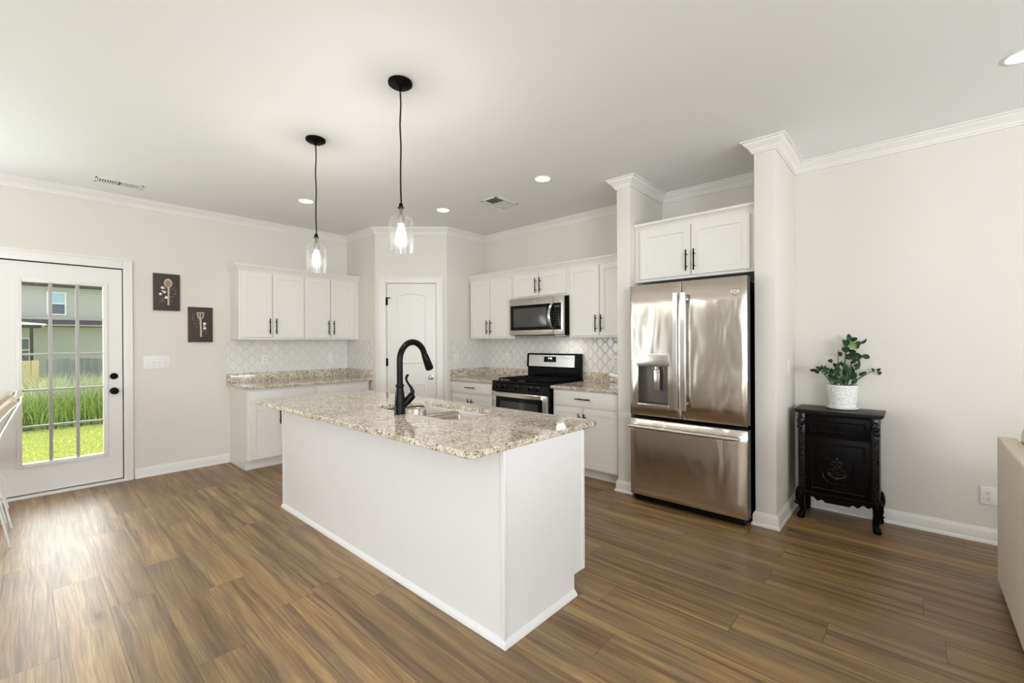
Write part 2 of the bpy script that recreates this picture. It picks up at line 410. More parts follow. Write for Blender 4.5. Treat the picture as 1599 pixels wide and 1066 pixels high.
def tag(o, label=None, cat=None, group=None, kind=None):
    if label: o['label'] = label
    if cat: o['category'] = cat
    if group: o['group'] = group
    if kind: o['kind'] = kind
    return o
def thing(name, label, cat, loc=(0, 0, 0), rz=0, group=None):
    o = bpy.data.objects.new(name, None); C.objects.link(o); o.empty_display_size = .1
    o.location = loc; o.rotation_euler = (0, 0, rz)
    return tag(o, label, cat, group)
def struct(name, mb, mat, parent=None, **k):
    o = mb.build(name, mat, parent, **k)
    if not parent: o['kind'] = 'structure'
    return o
def dup(root, loc, rz=None, label=None):
    r = root.copy(); C.objects.link(r); r.location = loc
    if rz is not None: r.rotation_euler = (0, 0, rz)
    if label: r['label'] = label
    for ch in list(root.children):
        c = ch.copy(); C.objects.link(c); c.parent = r
        for g in list(ch.children):
            d = g.copy(); C.objects.link(d); d.parent = c
    return r
RB = -PI/2      # things on the range wall: local x runs to the viewer's right (world -y), local y = world x

# ------------------------------------------------------------------ room shell
H = 2.797
XL, YR = -8.5, -10.0
S1 = (-1.3125, -.73); S2 = (-.688, -1.384)
b = MB(); b.box(XL-.1, .15, YR-.1, .15, -.12, 0); struct('floor', b, 'floor')
b = MB(); b.box(XL-.1, .15, YR-.1, .15, H, H+.15); struct('ceiling', b, 'ceiling')
b = MB(); b.box(XL-.3, .6, .14, 1.05, H+.02, H+.16); struct('trim_2', b, 'trim')  # unseen overhang added to keep the sun out of the patio door

def wall_cells(mb, axis, c0, c1, t0, t1, openings):
    # axis 'x': wall runs along x; t0,t1 thickness range; openings (a,b,z0,z1)
    ops = sorted(openings); cur = c0
    def bx(a, bb, z0, z1):
        if bb-a < 1e-4 or z1-z0 < 1e-4: return
        if axis == 'x': mb.box(a, bb, t0, t1, z0, z1)
        else: mb.box(t0, t1, a, bb, z0, z1)
    for a, bb, z0, z1 in ops:
        bx(cur, a, 0, H); bx(a, bb, 0, z0); bx(a, bb, z1, H); cur = bb
    bx(cur, c1, 0, H)
DX0, DX1, DZ = -4.58, -3.640, 2.088
b = MB(); wall_cells(b, 'x', XL-.1, .15, 0, .14, [(LFW[0], LFW[1], .5, 2.4), (DX0, DX1, 0, DZ)]); struct('wall_left', b, 'wall')
b = MB(); b.box(0, .14, YR-.1, 0, 0, H); struct('wall_right', b, 'wall')
b = MB(); wall_cells(b, 'x', XL-.1, .15, YR-.14, YR, [(x0, x1, .5, 2.4) for x0, x1 in WINL]); struct('wall_rear', b, 'wall')
b = MB(); wall_cells(b, 'y', YR, 0, XL-.14, XL, [(y0, y1, .5, 2.4) for y0, y1 in DINW]); struct('wall_dining', b, plain('accent_wall_paint', (.33, .285, .225), .75, grain=.012, gscale=6))  # unseen wall, colour darkened so the refrigerator steel mirrors less brightness
k = 0  # unseen windows, added for their light and for the steel's reflections
for x0, x1 in WINL:
    k += 1; b = MB()
    for xa, xb, za, zb in ((x0-.08, x0, .42, 2.48), (x1, x1+.08, .42, 2.48), (x0, x1, 2.4, 2.48), (x0, x1, .42, .5)):
        b.box(xa, xb, YR, YR+.02, za, zb, .004)
    b.box((x0+x1)/2-.02, (x0+x1)/2+.02, YR-.08, YR-.04, .5, 2.4); b.box(x0, x1, YR-.08, YR-.04, 1.43, 1.47)
    struct('window_%d' % k, b, 'trim')
for y0, y1 in DINW:
    k += 1; b = MB()
    for ya, yb, za, zb in ((y0-.08, y0, .42, 2.48), (y1, y1+.08, .42, 2.48), (y0, y1, 2.4, 2.48), (y0, y1, .42, .5)):
        b.box(XL, XL+.02, ya, yb, za, zb, .004)
    b.box(XL-.08, XL-.04, (y0+y1)/2-.02, (y0+y1)/2+.02, .5, 2.4); b.box(XL-.08, XL-.04, y0, y1, 1.43, 1.47)
    struct('window_%d' % k, b, 'trim')
k += 1; b = MB()
for xa, xb, za, zb in ((LFW[0]-.08, LFW[0], .42, 2.48), (LFW[1], LFW[1]+.08, .42, 2.48), (LFW[0], LFW[1], 2.4, 2.48), (LFW[0], LFW[1], .42, .5)):
    b.box(xa, xb, -.02, 0, za, zb, .004)
b.box((LFW[0]+LFW[1])/2-.02, (LFW[0]+LFW[1])/2+.02, .02, .05, .5, 2.4); b.box(LFW[0], LFW[1], .02, .05, 1.43, 1.47)
struct('window_%d' % k, b, 'trim')
# corner pantry: two stub walls and a diagonal with a door
dv = Vector((S2[0]-S1[0], S2[1]-S1[1])); DL = dv.length; dv.normalize()
nv = Vector((dv.y, -dv.x))            # towards the room
ang = math.atan2(dv.y, dv.x)
def diag(s, off): return (S1[0]+dv.x*s+nv.x*off, S1[1]+dv.y*s+nv.y*off)
PD0, PD1, PDZ = .132, .772, 2.105      # door opening on the diagonal
b = MB()
b.prism([(S1[0], 0), (S1[0], S1[1]), diag(PD0, 0), diag(PD0, -.11), (S1[0]+.11, S1[1]+.05), (S1[0]+.11, 0)], 'z', 0, H)
b.prism([diag(PD1, 0), S2, (0, S2[1]), (0, S2[1]+.11), (S2[0]+.05, S2[1]+.11), diag(PD1, -.11)], 'z', 0, H)
b.prism([diag(PD0, 0), diag(PD1, 0), diag(PD1, -.11), diag(PD0, -.11)], 'z', PDZ, H)
struct('wall_pantry', b, 'wall', smooth=False)
# piers either side of the refrigerator
K1, K2, KX = -3.788, -3.918, -.690
J1, J2, JX = -4.904, -5.041, -.687
b = MB(); b.box(KX, 0, K2, K1, 0, H, .006); struct('wall_fridge_left', b, 'wall')
b = MB(); b.box(JX, 0, J2, J1, 0, H, .006); struct('wall_fridge_right', b, 'wall')

crown = [(0, H-.0825), (.011, H-.0825), (.0125, H-.071), (.019, H-.069), (.021, H-.060), (.028, H-.050), (.041, H-.036),
         (.054, H-.026), (.060, H-.018), (.062, H-.011), (.075, H-.009), (.075, H), (0, H)]
plan = [(XL, 0), (S1[0], 0), S1, S2, (0, S2[1]), (0, K1), (KX, K1), (KX, K2), (0, K2), (0, J1), (JX, J1), (JX, J2), (0, J2), (0, YR)]
b = MB(); b.sweep(plan, crown); struct('trim_1', b, 'trim', angle=25)
bbp = [(0, 0), (.024, 0), (.024, .010), (.021, .018), (.015, .023), (.0145, .076), (.012, .083), (.0075, .088), (.006, .096), (0, .099)]
b = MB(); b.sweep([(-3.560, 0), (-2.735, 0)], bbp); b.sweep([(XL, 0), (-4.66, 0)], bbp); struct('baseboard_left', b, 'trim', angle=25)
b = MB(); b.sweep([(-.655, K1), (KX, K1), (KX, K2), (-.30, K2)], bbp); struct('baseboard_fridge_left', b, 'trim', angle=25)
b = MB(); b.sweep([(-.668, J1), (JX, J1), (JX, J2), (0, J2), (0, YR)], bbp); struct('baseboard_right', b, 'trim', angle=25)
b = MB(); b.sweep([(0, YR), (XL, YR)], bbp); struct('baseboard_rear', b, 'trim', angle=25)
b = MB(); b.sweep([(S1[0], -.66), S1, diag(.046, 0)], bbp); b.sweep([diag(.858, 0), S2, (-.655, S2[1])], bbp)
struct('baseboard_pantry', b, 'trim', angle=25)

# ------------------------------------------------------------------ patio door
casing = lambda mb, x0, x1, z1, wd: None
root = thing('door_1', None, None); root['kind'] = 'structure'
b = MB()
for xa, xb, za, zb in ((DX0-.072, DX0+.003, 0, DZ+.092), (DX1-.003, DX1+.068, 0, DZ+.092)):
    b.box(xa, xb, -.018, 0, za, zb, .005); 
b.box(DX0+.003, DX1-.003, -.018, 0, DZ, DZ+.092, .005)
b.box(DX0-.072, DX1+.068, -.024, 0, DZ+.078, DZ+.096, .004)
b.box(DX0-.072, DX0-.058, -.024, 0, 0, DZ+.08, .004); b.box(DX1+.054, DX1+.068, -.024, 0, 0, DZ+.08, .004)
b.build('casing', 'trim', root)
b = MB(); b.box(DX0, DX0+.002, 0, .14, 0, DZ); b.box(DX1-.002, DX1, 0, .14, 0, DZ); b.box(DX0, DX1, 0, .14, DZ-.002, DZ)
b.box(DX0+.003, DX1-.003, .056, .07, .026, DZ-.003)
b.bm.faces.ensure_lookup_table()
bmesh.ops.delete(b.bm, geom=b.bm.faces[-6:], context='FACES')
for xa, xb, za, zb in ((DX0+.002, DX0+.03, .02, DZ), (DX1-.03, DX1-.002, .02, DZ), (DX0+.03, DX1-.03, DZ-.03, DZ-.002), (DX0+.03, DX1-.03, .024, .045)):
    b.box(xa, xb, .052, .07, za, zb)
b.build('weather_seal', 'rubber', root)
b = MB(); b.box(DX0-.07, DX1+.066, -.030, .13, 0, .022, .004); b.build('threshold', 'trim', root)
SX0, SX1, SZ0, SZ1 = DX0+.010, -3.6495, .034, 2.078
GX0, GX1, GZ0, GZ1 = -4.312, -3.789, .300, 1.903
b = MB(); y0, y1 = .004, .050
b.box(SX0, GX0, y0, y1, SZ0, SZ1); b.box(GX1, SX1, y0, y1, SZ0, SZ1); b.box(GX0, GX1, y0, y1, SZ0, GZ0); b.box(GX0, GX1, y0, y1, GZ1, SZ1)
b.build('slab', 'trim', root)
b = MB(); fw_ = .034
for xa, xb, za, zb in ((GX0-fw_, GX0, GZ0-fw_, GZ1+fw_), (GX1, GX1+fw_, GZ0-fw_, GZ1+fw_), (GX0, GX1, GZ0-fw_, GZ0), (GX0, GX1, GZ1, GZ1+fw_)):
    b.box(xa, xb, -.010, .004, za, zb, .004)
b.build('glazing_frame', 'trim', root)
b = MB(); b.box(GX0, GX1, .016, .020, GZ0, GZ1); b.build('glass_pane', 'glass', root, smooth=False)
b = MB()
for q in (1, 2):
    xc = GX0 + (GX1-GX0)*q/3; b.box(xc-.0125, xc+.0125, .008, .030, GZ0, GZ1, .004)
for q in range(1, 5):
    zc = GZ0 + (GZ1-GZ0)*q/5
    b.box(GX0, GX1, .009, .029, zc-.009, zc+.009, .004)
b.build('muntins', 'muntin', root)
b = MB(); b.tube([(-3.712, .004, 1.036), (-3.712, -.012, 1.036)], [.031, .029], 24); b.tube([(-3.712, -.012, 1.036), (-3.712, -.030, 1.036)], [.014, .010], 16)
b.build('deadbolt', 'black', root)
b = MB()
b.rings([[(-3.711+r*math.cos(2*PI*k/24), y, .893+r*math.sin(2*PI*k/24)) for k in range(24)] for r, y in
         ((.033, .004), (.033, -.004), (.028, -.008), (.013, -.010), (.012, -.034), (.022, -.040), (.029, -.052), (.029, -.064), (.022, -.074), (.006, -.076))], True, True, True)
b.build('knob', 'black', root)
b = MB(); b.box(-3.6485, -3.640, -.006, .004, .868, .918, .002); b.build('strike_plate', 'black', root)

# ------------------------------------------------------------------ pantry door (on the diagonal)
root = thing('door_2', None, None, (S1[0], S1[1], 0), ang); root['kind'] = 'structure'
# local x along the diagonal, local -y towards the room
b = MB()
b.box(.048, PD0, -.016, 0, 0, PDZ+.068, .005); b.box(PD1, .856, -.016, 0, 0, PDZ+.068, .005); b.box(PD0, PD1, -.016, 0, PDZ, PDZ+.068, .005)
b.box(.048, .856, -.022, 0, PDZ+.054, PDZ+.070, .004); b.box(.048, .062, -.022, 0, 0, PDZ+.06, .004); b.box(.842, .856, -.022, 0, 0, PDZ+.06, .004)
b.build('casing', 'trim', root)
b = MB(); b.box(PD0, PD0+.008, 0, .1, 0, PDZ); b.box(PD1-.008, PD1, 0, .1, 0, PDZ); b.box(PD0, PD1, 0, .1, PDZ-.008, PDZ); b.build('jamb', 'trim', root)
sx0, sx1 = PD0+.012, PD1-.012
b = MB(); b.box(sx0, sx1, .004, .038, .012, PDZ-.012, .002); b.build('slab', 'trim', root)
def panel_ring(mb, outline, w1, y, ht):
    # raised moulding ring that follows the outline (list of (x,z)), stands ht proud of plane y
    n = len(outline); P = [Vector(p) for p in outline]
    def off(d):
        r = []
        for i in range(n):
            a = (P[i]-P[i-1]).normalized(); c = (P[(i+1) % n]-P[i]).normalized()
            na = Vector((-a.y, a.x)); nc = Vector((-c.y, c.x)); m_ = na+nc; m_ = m_/(m_.length_squared/2)
            r.append(P[i]+m_*d)
        return r
    rr = [(0, 0), (.2*w1, .7), (.5*w1, 1), (.8*w1, .7), (w1, 0)]
    mb.rings([[(q.x, y-ht*h_, q.y) for q in off(d)] for d, h_ in rr])
    return off(w1)
pa = .135+sx0-.01; pb_ = sx1-.125
arch = [(pa, 1.08), (pb_, 1.08), (pb_, 1.945)] + [(pb_+(pa-pb_)*q/12, 1.945+.032*math.sin(PI*q/12)) for q in range(1, 12)] + [(pa, 1.945)]
b = MB(); panel_ring(b, arch, .022, .004, .007)
panel_ring(b, [(pa, .20), (pb_, .20), (pb_, .83), (pa, .83)], .022, .004, .007)
b.build('panel_moulding', 'trim', root)
for zc in (1.87, 1.10, .30):
    b = MB(); b.tube([(PD0+.010, -.006, zc-.050), (PD0+.010, -.006, zc+.050)], .0075, 10); b.box(PD0-.004, PD0+.024, -.004, .004, zc-.045, zc+.045)
    if zc > 1.5: b.tube([(PD0+.010, -.010, zc+.046), (PD0+.062, -.014, zc+.042)], .006, 8)
    b.build('hinge', 'black', root)
b = MB()
b.rings([[(.700+r*math.cos(2*PI*k/20), y, .905+r*math.sin(2*PI*k/20)) for k in range(20)] for r, y in
         ((.032, .004), (.030, -.006), (.011, -.010), (.011, -.034), (.026, -.042), (.028, -.058), (.016, -.070), (.004, -.071))], True, True, True)
b.build('knob', 'nickel', root)

# ------------------------------------------------------------------ cabinets
def shaker(mb, x0, x1, z0, z1, yf, th=.019, rail=.057, rec=.007):
    yb = yf+th; e = .0015
    def ring(a, y): return [(x0+a, y, z0+a), (x1-a, y, z0+a), (x1-a, y, z1-a), (x0+a, y, z1-a)]
    mb.rings([ring(0, yb), ring(0, yf+e), ring(e, yf), ring(rail-.001, yf), ring(rail, yf+.001), ring(rail+.001, yf+rec)], True, True, True)
def slabfront(mb, x0, x1, z0, z1, yf, th=.019):
    mb.box(x0, x1, yf, yf+th, z0, z1, .002)
def pull(mb, c, L, vertical, off=.032, r=.0058):
    x, y, z = c; d = Vector((0, 0, 1)) if vertical else Vector((1, 0, 0)); p = Vector(c)
    bar = p + Vector((0, -off, 0))
    mb.tube([bar-d*L/2, bar+d*L/2], r, 10)
    for sg in (-1, 1):
        q = p + d*sg*L*.29
        mb.tube([q, q+Vector((0, -off, 0))], r*.8, 8)
def cabinet(name, label, group, loc, rz, W, D, z0, z1, doors, drawers=(), toe=0, pulls=None, back=0.0, dkind='upper', hl=.178):
    """local: x 0..W, back y=0, front face frame y=-D; doors stand in front of it"""
    t = thing(name, label, 'cabinet', loc, rz, group)
    b = MB()
    if toe:
        b.prism([(-back, z0), (-(D-.075), z0), (-(D-.075), z0+toe), (-D, z0+toe), (-D, z1), (-back, z1)], 'x', 0, W)
    else:
        b.box(0, W, -D, -back, z0, z1)
    b.build('cabinet_body', 'cab', t)
    for i, (x0, x1, za, zb) in enumerate(doors):
        b = MB(); shaker(b, x0, x1, za, zb, -D-.0195, rail=min(.057, (x1-x0)*.2))
        d = b.build('door', 'cab', t)
        left = (i % 2 == 0)
        hx = (x1-.028) if left else (x0+.028)
        hz = za+.125 if dkind == 'upper' else (zb-.135 if dkind == 'base' else za+.118)
        b = MB(); pull(b, (hx, -D-.0195, hz), hl, True); b.build('handle', 'black', d)
    for (x0, x1, za, zb) in drawers:
        b = MB(); slabfront(b, x0, x1, za, zb, -D-.0195)
        d = b.build('drawer', 'cab', t)
        b = MB(); pull(b, ((x0+x1)/2, -D-.0195, (za+zb)/2+.004), hl, False); b.build('handle', 'black', d)
    return t
UG = 'white wall cabinets'; BG = 'white base cabinets'
# left wall, uppers
UD = .298
cabinet('wall_cabinet', 'white two-door wall cabinet nearest the two dark framed pictures', UG, (-2.720, 0, 0), 0, .698, UD, 1.389, 2.165,
        [(.020, .333, 1.416, 2.146), (.345, .690, 1.416, 2.146)])
cabinet('wall_cabinet', 'white two-door wall cabinet beside the pantry corner, left wall', UG, (-2.022, 0, 0), 0, .7095, UD, 1.389, 2.165,
        [(.007, .318, 1.414, 2.146), (.330, .642, 1.414, 2.146)])
# range wall, uppers  (local x = Yl - y)
cabinet('wall_cabinet', 'white two-door wall cabinet left of the microwave', UG, (0, -1.403, 0), RB, .787, UD, 1.389, 2.165,
        [(.017, .372, 1.410, 2.143), (.380, .752, 1.410, 2.143)])
cabinet('wall_cabinet', 'short white two-door wall cabinet directly above the microwave', UG, (0, -2.190, 0), RB, .802, UD, 1.856, 2.165,
        [(.006, .386, 1.880, 2.143), (.394, .772, 1.880, 2.143)], dkind='short', hl=.170)
cabinet('wall_cabinet', 'white two-door wall cabinet between the microwave and the refrigerator pier', UG, (0, -2.992, 0), RB, .796, UD, 1.389, 2.165,
        [(.018, .382, 1.410, 2.143), (.390, .758, 1.410, 2.143)])
corn = [(-.012, 2.150), (.003, 2.150), (.005, 2.160), (.012, 2.172), (.024, 2.192), (.030, 2.203), (.036, 2.206), (.036, 2.222), (-.012, 2.222)]
b = MB(); b.sweep([(-2.720, 0), (-2.720, -.300), (S1[0], -.300)], corn)
tag(b.build('cornice', 'cab', angle=25), 'white cornice along the tops of the left wall cabinets', 'moulding', 'cabinet cornices')
b = MB(); b.sweep([(-.300, -1.388), (-.300, K1)], corn)
tag(b.build('cornice', 'cab', angle=25), 'white cornice above the cabinets over the range and microwave', 'moulding', 'cabinet cornices')
# cabinet above the refrigerator
fc = cabinet('fridge_cabinet', 'deep white two-door cabinet above the refrigerator', None, (0, K2-.002, 0), RB, .980, .600, 1.870, 2.330,
             [(.055, .497, 1.893, 2.308), (.504, .940, 1.893, 2.308)], back=.022, dkind='short', hl=.172)
fc['category'] = 'cabinet'
b = MB()
b.sweep([(.001, -.600), (.979, -.600)], [(-.02, 2.325), (.003, 2.325), (.006, 2.336), (.016, 2.350), (.026, 2.360), (.036, 2.364), (.036, 2.382), (-.02, 2.382)])
b.build('cornice', 'cab', fc, angle=25)

# base cabinets
BD = .600; BT = .867
cabinet('base_cabinet', 'white base cabinet at the free end, next to the bare wall below the pictures', BG, (-2.733, 0, 0), 0, .710, BD, 0, BT,
        [(.024, .340, .118, .690), (.348, .682, .118, .690)], [], toe=.108, dkind='base', hl=.172)
bc = C.objects[-1]
cabinet('base_cabinet', 'white base cabinet beside the pantry wall, mostly behind the island', BG, (-2.023, 0, 0), 0, .689, BD, 0, BT,
        [(.012, .330, .118, .690), (.338, .660, .118, .690)], [], toe=.108, back=.022, dkind='base', hl=.172)
cabs = [o for o in C.objects if o.name.startswith('base_cabinet') and o.type == 'EMPTY']
for t_, (x0, x1) in zip(cabs, ((.024, .674), (.012, .666))):     # wide false drawer fronts without pulls
    b = MB(); slabfront(b, x0, x1, .709, .838, -BD-.0195); b.build('drawer', 'cab', t_)
cabinet('base_cabinet', 'white base cabinet with drawer left of the gas range', BG, (0, -1.386, 0), RB, .806, BD, 0, BT,
        [(.008, .362, .118, .700), (.370, .728, .118, .700)], [(.004, .728, .722, .850)], toe=.108, back=.022, dkind='base', hl=.172)
cabinet('base_cabinet', 'white base cabinet with drawer between the gas range and refrigerator pier', BG, (0, -2.998, 0), RB, .789, BD, 0, BT,
        [(.022, .366, .112, .690), (.374, .748, .112, .690)], [(.018, .748, .705, .852)], toe=.108, back=.022, dkind='base', hl=.172)

# ------------------------------------------------------------------ granite worktops
def slab_with_hole(mb, outer, hole, z0, z1, e=.005):
    def off(poly, d):
        n = len(poly); P = [Vector(p) for p in poly]; r = []
        for i in range(n):
            a = (P[i]-P[i-1]).normalized(); c = (P[(i+1) % n]-P[i]).normalized()
            m_ = Vector((-a.y, a.x))+Vector((-c.y, c.x)); m_ = m_/(m_.length_squared/2); r.append(P[i]+m_*d)
        return r
    bm = mb.bm
    def loop(poly, z): return [bm.verts.new((p[0], p[1], z)) for p in poly]
    def skin(A, B):
        n = len(A)
        for i in range(n): bm.faces.new([A[i], A[(i+1) % n], B[(i+1) % n], B[i]])
    def edges(L): return [bm.edges.get((L[i], L[(i+1) % len(L)])) or bm.edges.new((L[i], L[(i+1) % len(L)])) for i in range(len(L))]
    for zz, zi in ((z1, z1-e), (z0, z0+e)): pass
    ot = loop(off(outer, e), z1); om = loop(outer, z1-e); ol = loop(outer, z0+e); ob = loop(off(outer, e), z0)
    for A, B in ((ot, om), (om, ol), (ol, ob)): skin(A, B)
    et = edges(ot); eb = edges(ob)
    if hole:
        ht = loop(off(hole, -e*.6), z1); hm = loop(hole, z1-e*.6); hb = loop(hole, z0)
        skin(ht, hm); skin(hm, hb)
        et += edges(ht); eb += edges(hb)
    bmesh.ops.triangle_fill(bm, use_beauty=True, use_dissolve=False, edges=et, normal=(0, 0, 1))
    bmesh.ops.triangle_fill(bm, use_beauty=True, use_dissolve=False, edges=eb, normal=(0, 0, -1))
    bmesh.ops.recalc_face_normals(bm, faces=bm.faces[:])
def rrect(x0, x1, y0, y1, r, n=6):
    rs = r if isinstance(r, (list, tuple)) else [r]*4
    out = []
    for (cx, cy, a0), rr in zip(((x0, y0, PI), (x1, y0, 1.5*PI), (x1, y1, 0), (x0, y1, .5*PI)), rs):
        sx = cx + (rr if cx == x0 else -rr); sy = cy + (rr if cy == y0 else -rr)
        for q in range(n+1):
            a = a0 + .5*PI*q/n; out.append((sx+rr*math.cos(a), sy+rr*math.sin(a)))
    return out
CT0, CT1, CTB = .868, .898, 1.003
def counter(label, poly, splash):
    t = thing('countertop', label, 'countertop', (poly[0][0], poly[0][1], 0))
    o_ = Vector((poly[0][0], poly[0][1], 0))
    b = MB(); slab_with_hole(b, [(p[0]-o_.x, p[1]-o_.y) for p in poly], None, CT0, CT1); b.build('slab', 'granite', t, smooth=False)
    for x0, x1, y0, y1 in splash:
        b = MB(); b.box(x0-o_.x, x1-o_.x, y0-o_.y, y1-o_.y, CT1, CTB, .002); b.build('backsplash', 'granite', t)
    return t
counter('granite worktop against the left wall under the four-door cabinets', [(-2.764, -.654), (S1[0], -.654), (S1[0], 0), (-2.764, 0)],
        [(-2.764, S1[0], -.020, 0), (S1[0]-.020, S1[0], -.654, -.020)])
counter('short granite worktop in the corner left of the range', [(-.646, -2.196), (0, -2.196), (0, S2[1]), (-.646, S2[1])],
        [(-.646, 0, S2[1]-.020, S2[1]), (-.020, 0, -2.196, S2[1]-.020)])
counter('short granite worktop right of the range, beside the refrigerator pier', [(-.646, K1), (0, K1), (0, -2.992), (-.646, -2.992)],
        [(-.020, 0, K1, -2.992)])
# tiled splashbacks belong to the walls
TZ = 1.389
b = MB(); b.box(-2.764, S1[0], -.009, 0, CTB, TZ); struct('wall_left_tiles', b, 'tilex', smooth=False)
b = MB(); b.box(-.009, 0, K1, S2[1], CTB, TZ+.02); struct('wall_right_tiles', b, 'tiley', smooth=False)
b = MB(); b.box(S1[0]-.009, S1[0], -.66, -.009, CTB, TZ); struct('wall_pantry_left_tiles', b, 'tiley', smooth=False)
b = MB(); b.box(-.652, -.009, S2[1]-.009, S2[1], CTB, TZ); struct('wall_pantry_right_tiles', b, 'tilex', smooth=False)

# ------------------------------------------------------------------ island
IX1, IX2, IY1, IY2 = -2.8605, -2.225, -4.4207, -1.909
isl = thing('kitchen_island', 'long white kitchen island base with plain panels on the seating side', 'island', (IX1, IY1, 0))
o_ = Vector((IX1, IY1, 0)); IW = IX2-IX1; IL = IY2-IY1; TK = .32-.225   # toe notch depth
b = MB(); b.box(0, .02, .018, IL, 0, .867); b.build('seating_panel', 'island', isl)
for ya, yb in ((0, .018), (IL-.018, IL)):
    b = MB(); b.prism([(0, 0), (IW-.095, 0), (IW-.095, .106), (IW, .106), (IW, .867), (0, .867)], 'y', ya, yb); b.build('end_panel', 'island', isl)
b = MB(); b.box(IW-.020, IW, .018, IL-.018, .106, .867); b.box(IW-.11, IW-.095, .018, IL-.018, 0, .106); b.box(.02, IW-.02, .018, IL-.018, .10, .115)
b.build('cabinet_front', 'cab', isl)
for q in ((-.006, .012, -.004, .020, 0, .867), (-.006, .012, IL-.020, IL+.004, 0, .867), (IW-.016, IW+.004, -.004, .012, .106, .867)):
    b = MB(); b.box(*q, .002); b.build('corner_trim', 'island', isl)
sh = [(0, 0), (.020, 0), (.019, .008), (.013, .018), (.006, .026), (0, .030)]
b = MB(); b.sweep([(0, IL), (0, 0), (IW-.095, 0)][::-1], [(-o, z) for o, z in sh]); 
bmesh.ops.recalc_face_normals(b.bm, faces=b.bm.faces[:])
b.build('shoe_moulding', 'island', isl)
n = 5
for q in range(n):
    x0 = .03 + (IL-.06)*q/n; x1 = x0 + (IL-.06)/n - .006
    if 1 <= q <= 1: pass
    bb = MB(); shaker(bb, x0, x1, .125, .845, -.0195)
    d = bb.build('door', 'cab', isl); d.location = (IW, 0, 0); d.rotation_euler = (0, 0, PI/2)
    bb = MB(); pull(bb, (x1-.03, -.0195, .70), .172, True); bb.build('handle', 'black', d)
TX1, TX2, TY1, TY2 = -3.068, -2.085, -4.432, -1.890
HX0, HX1, HY0, HY1 = -2.640, -2.225, -3.800, -2.945
top = thing('island_worktop', 'large polished granite island top with a sink cutout', 'countertop', (TX1, TY1, 0))
outer = rrect(0, TX2-TX1, 0, TY2-TY1, .030)
hole = rrect(HX0-TX1, HX1-TX1, HY0-TY1, HY1-TY1, (.10, .15, .15, .10), 8)
b = MB(); slab_with_hole(b, outer, hole, CT0, CT1, .006); b.build('slab', 'granite', top, smooth=False)

# double-bowl undermount sink
snk = thing('kitchen_sink', 'stainless double-bowl sink set under the island top', 'sink', ((HX0+HX1)/2, (HY0+HY1)/2, .866))
hw, hl_ = (HX1-HX0)/2, (HY1-HY0)/2
def bowl(y0, y1, rr):
    b = MB(); rings = []
    for ins, z in ((-.004, 0), (.004, -.006), (.010, -.03), (.018, -.16), (.03, -.185), (.06, -.197), (.10, -.200)):
        rings.append([(p[0], p[1], z) for p in rrect(-hw-.008+ins, hw+.008-ins, y0+ins, y1-ins, [max(.01, q-ins*.3) for q in rr], 8)])
    b.rings(rings, True, False, True)
    return b.build('bowl', 'steelsink', snk, angle=60)
for y0, y1, rr in ((-hl_-.008, -.022, (.10, .15, .05, .05)), (.002, hl_+.008, (.05, .05, .15, .10))):
    bo = bowl(y0, y1, rr); yc = (y0+y1)/2
    b = MB(); b.lathe([(.0, .004), (.02, .004), (.03, .001), (.044, .003), (.046, 0)], (0, yc, -.199), 24); b.build('drain', 'chrome', bo)
b = MB()
b.box(-hw-.008, hw+.008, -.026, .006, -.016, -.002, .005); b.build('divider', 'steelbright', snk)

# pull-down faucet
FX, FY = -2.697, -3.365
fa = thing('kitchen_faucet', 'black gooseneck pull-down faucet on the island top', 'faucet', (FX, FY, CT1))
b = MB(); b.lathe([(.0, 0), (.036, 0), (.036, .006), (.033, .012), (.033, .06), (.032, .09), (.028, .125), (.0235, .150), (.0225, .168), (.027, .172), (.028, .178), (.027, .184), (.022, .188), (.019, .195)], n=28)
b.build('body', 'bronze', fa)
neck = [(0, 0, .185)] + [(0, 0, .185+.02*q) for q in range(1, 8)]
cxn, rz_, rx_ = .098, .118, .098
for q in range(0, 19):
    a = PI - PI*.90*q/18
    neck.append((cxn+rx_*math.cos(a), 0, .335+rz_*math.sin(a)))
b = MB(); b.tube(neck, .0195, 16); b.build('neck', 'bronze', fa)
e1 = Vector(neck[-1]); dd = (Vector(neck[-1])-Vector(neck[-2])).normalized()
dd = Vector((.40, 0, -.92)).normalized()
b = MB(); b.tube([e1-dd*.012, e1+dd*.004, e1+dd*.008, e1+dd*.05, e1+dd*.095, e1+dd*.108], [.0195, .0195, .022, .0245, .0275, .025], 18)
h_ = b.build('spray_head', 'bronze', fa)
b = MB(); b.tube([e1+dd*.106, e1+dd*.113], [.021, .019], 18); b.build('nozzle_ring', 'chrome', h_)
b = MB()
b.tube([(.012, -.006, .045), (.040, -.022, .080), (.066, -.034, .112), (.072, -.036, .120)], [.020, .024, .025, .018], 14)
lv = b.build('valve', 'bronze', fa)
b = MB(); b.tube([(.066, -.034, .120), (.070, -.036, .140), (.062, -.031, .165), (.050, -.024, .185), (.040, -.018, .205), (.036, -.016, .225), (.042, -.019, .240), (.050, -.022, .246)],
                 [.016, .014, .009, .0075, .007, .008, .009, .006], 10)
b.build('lever', 'bronze', lv)

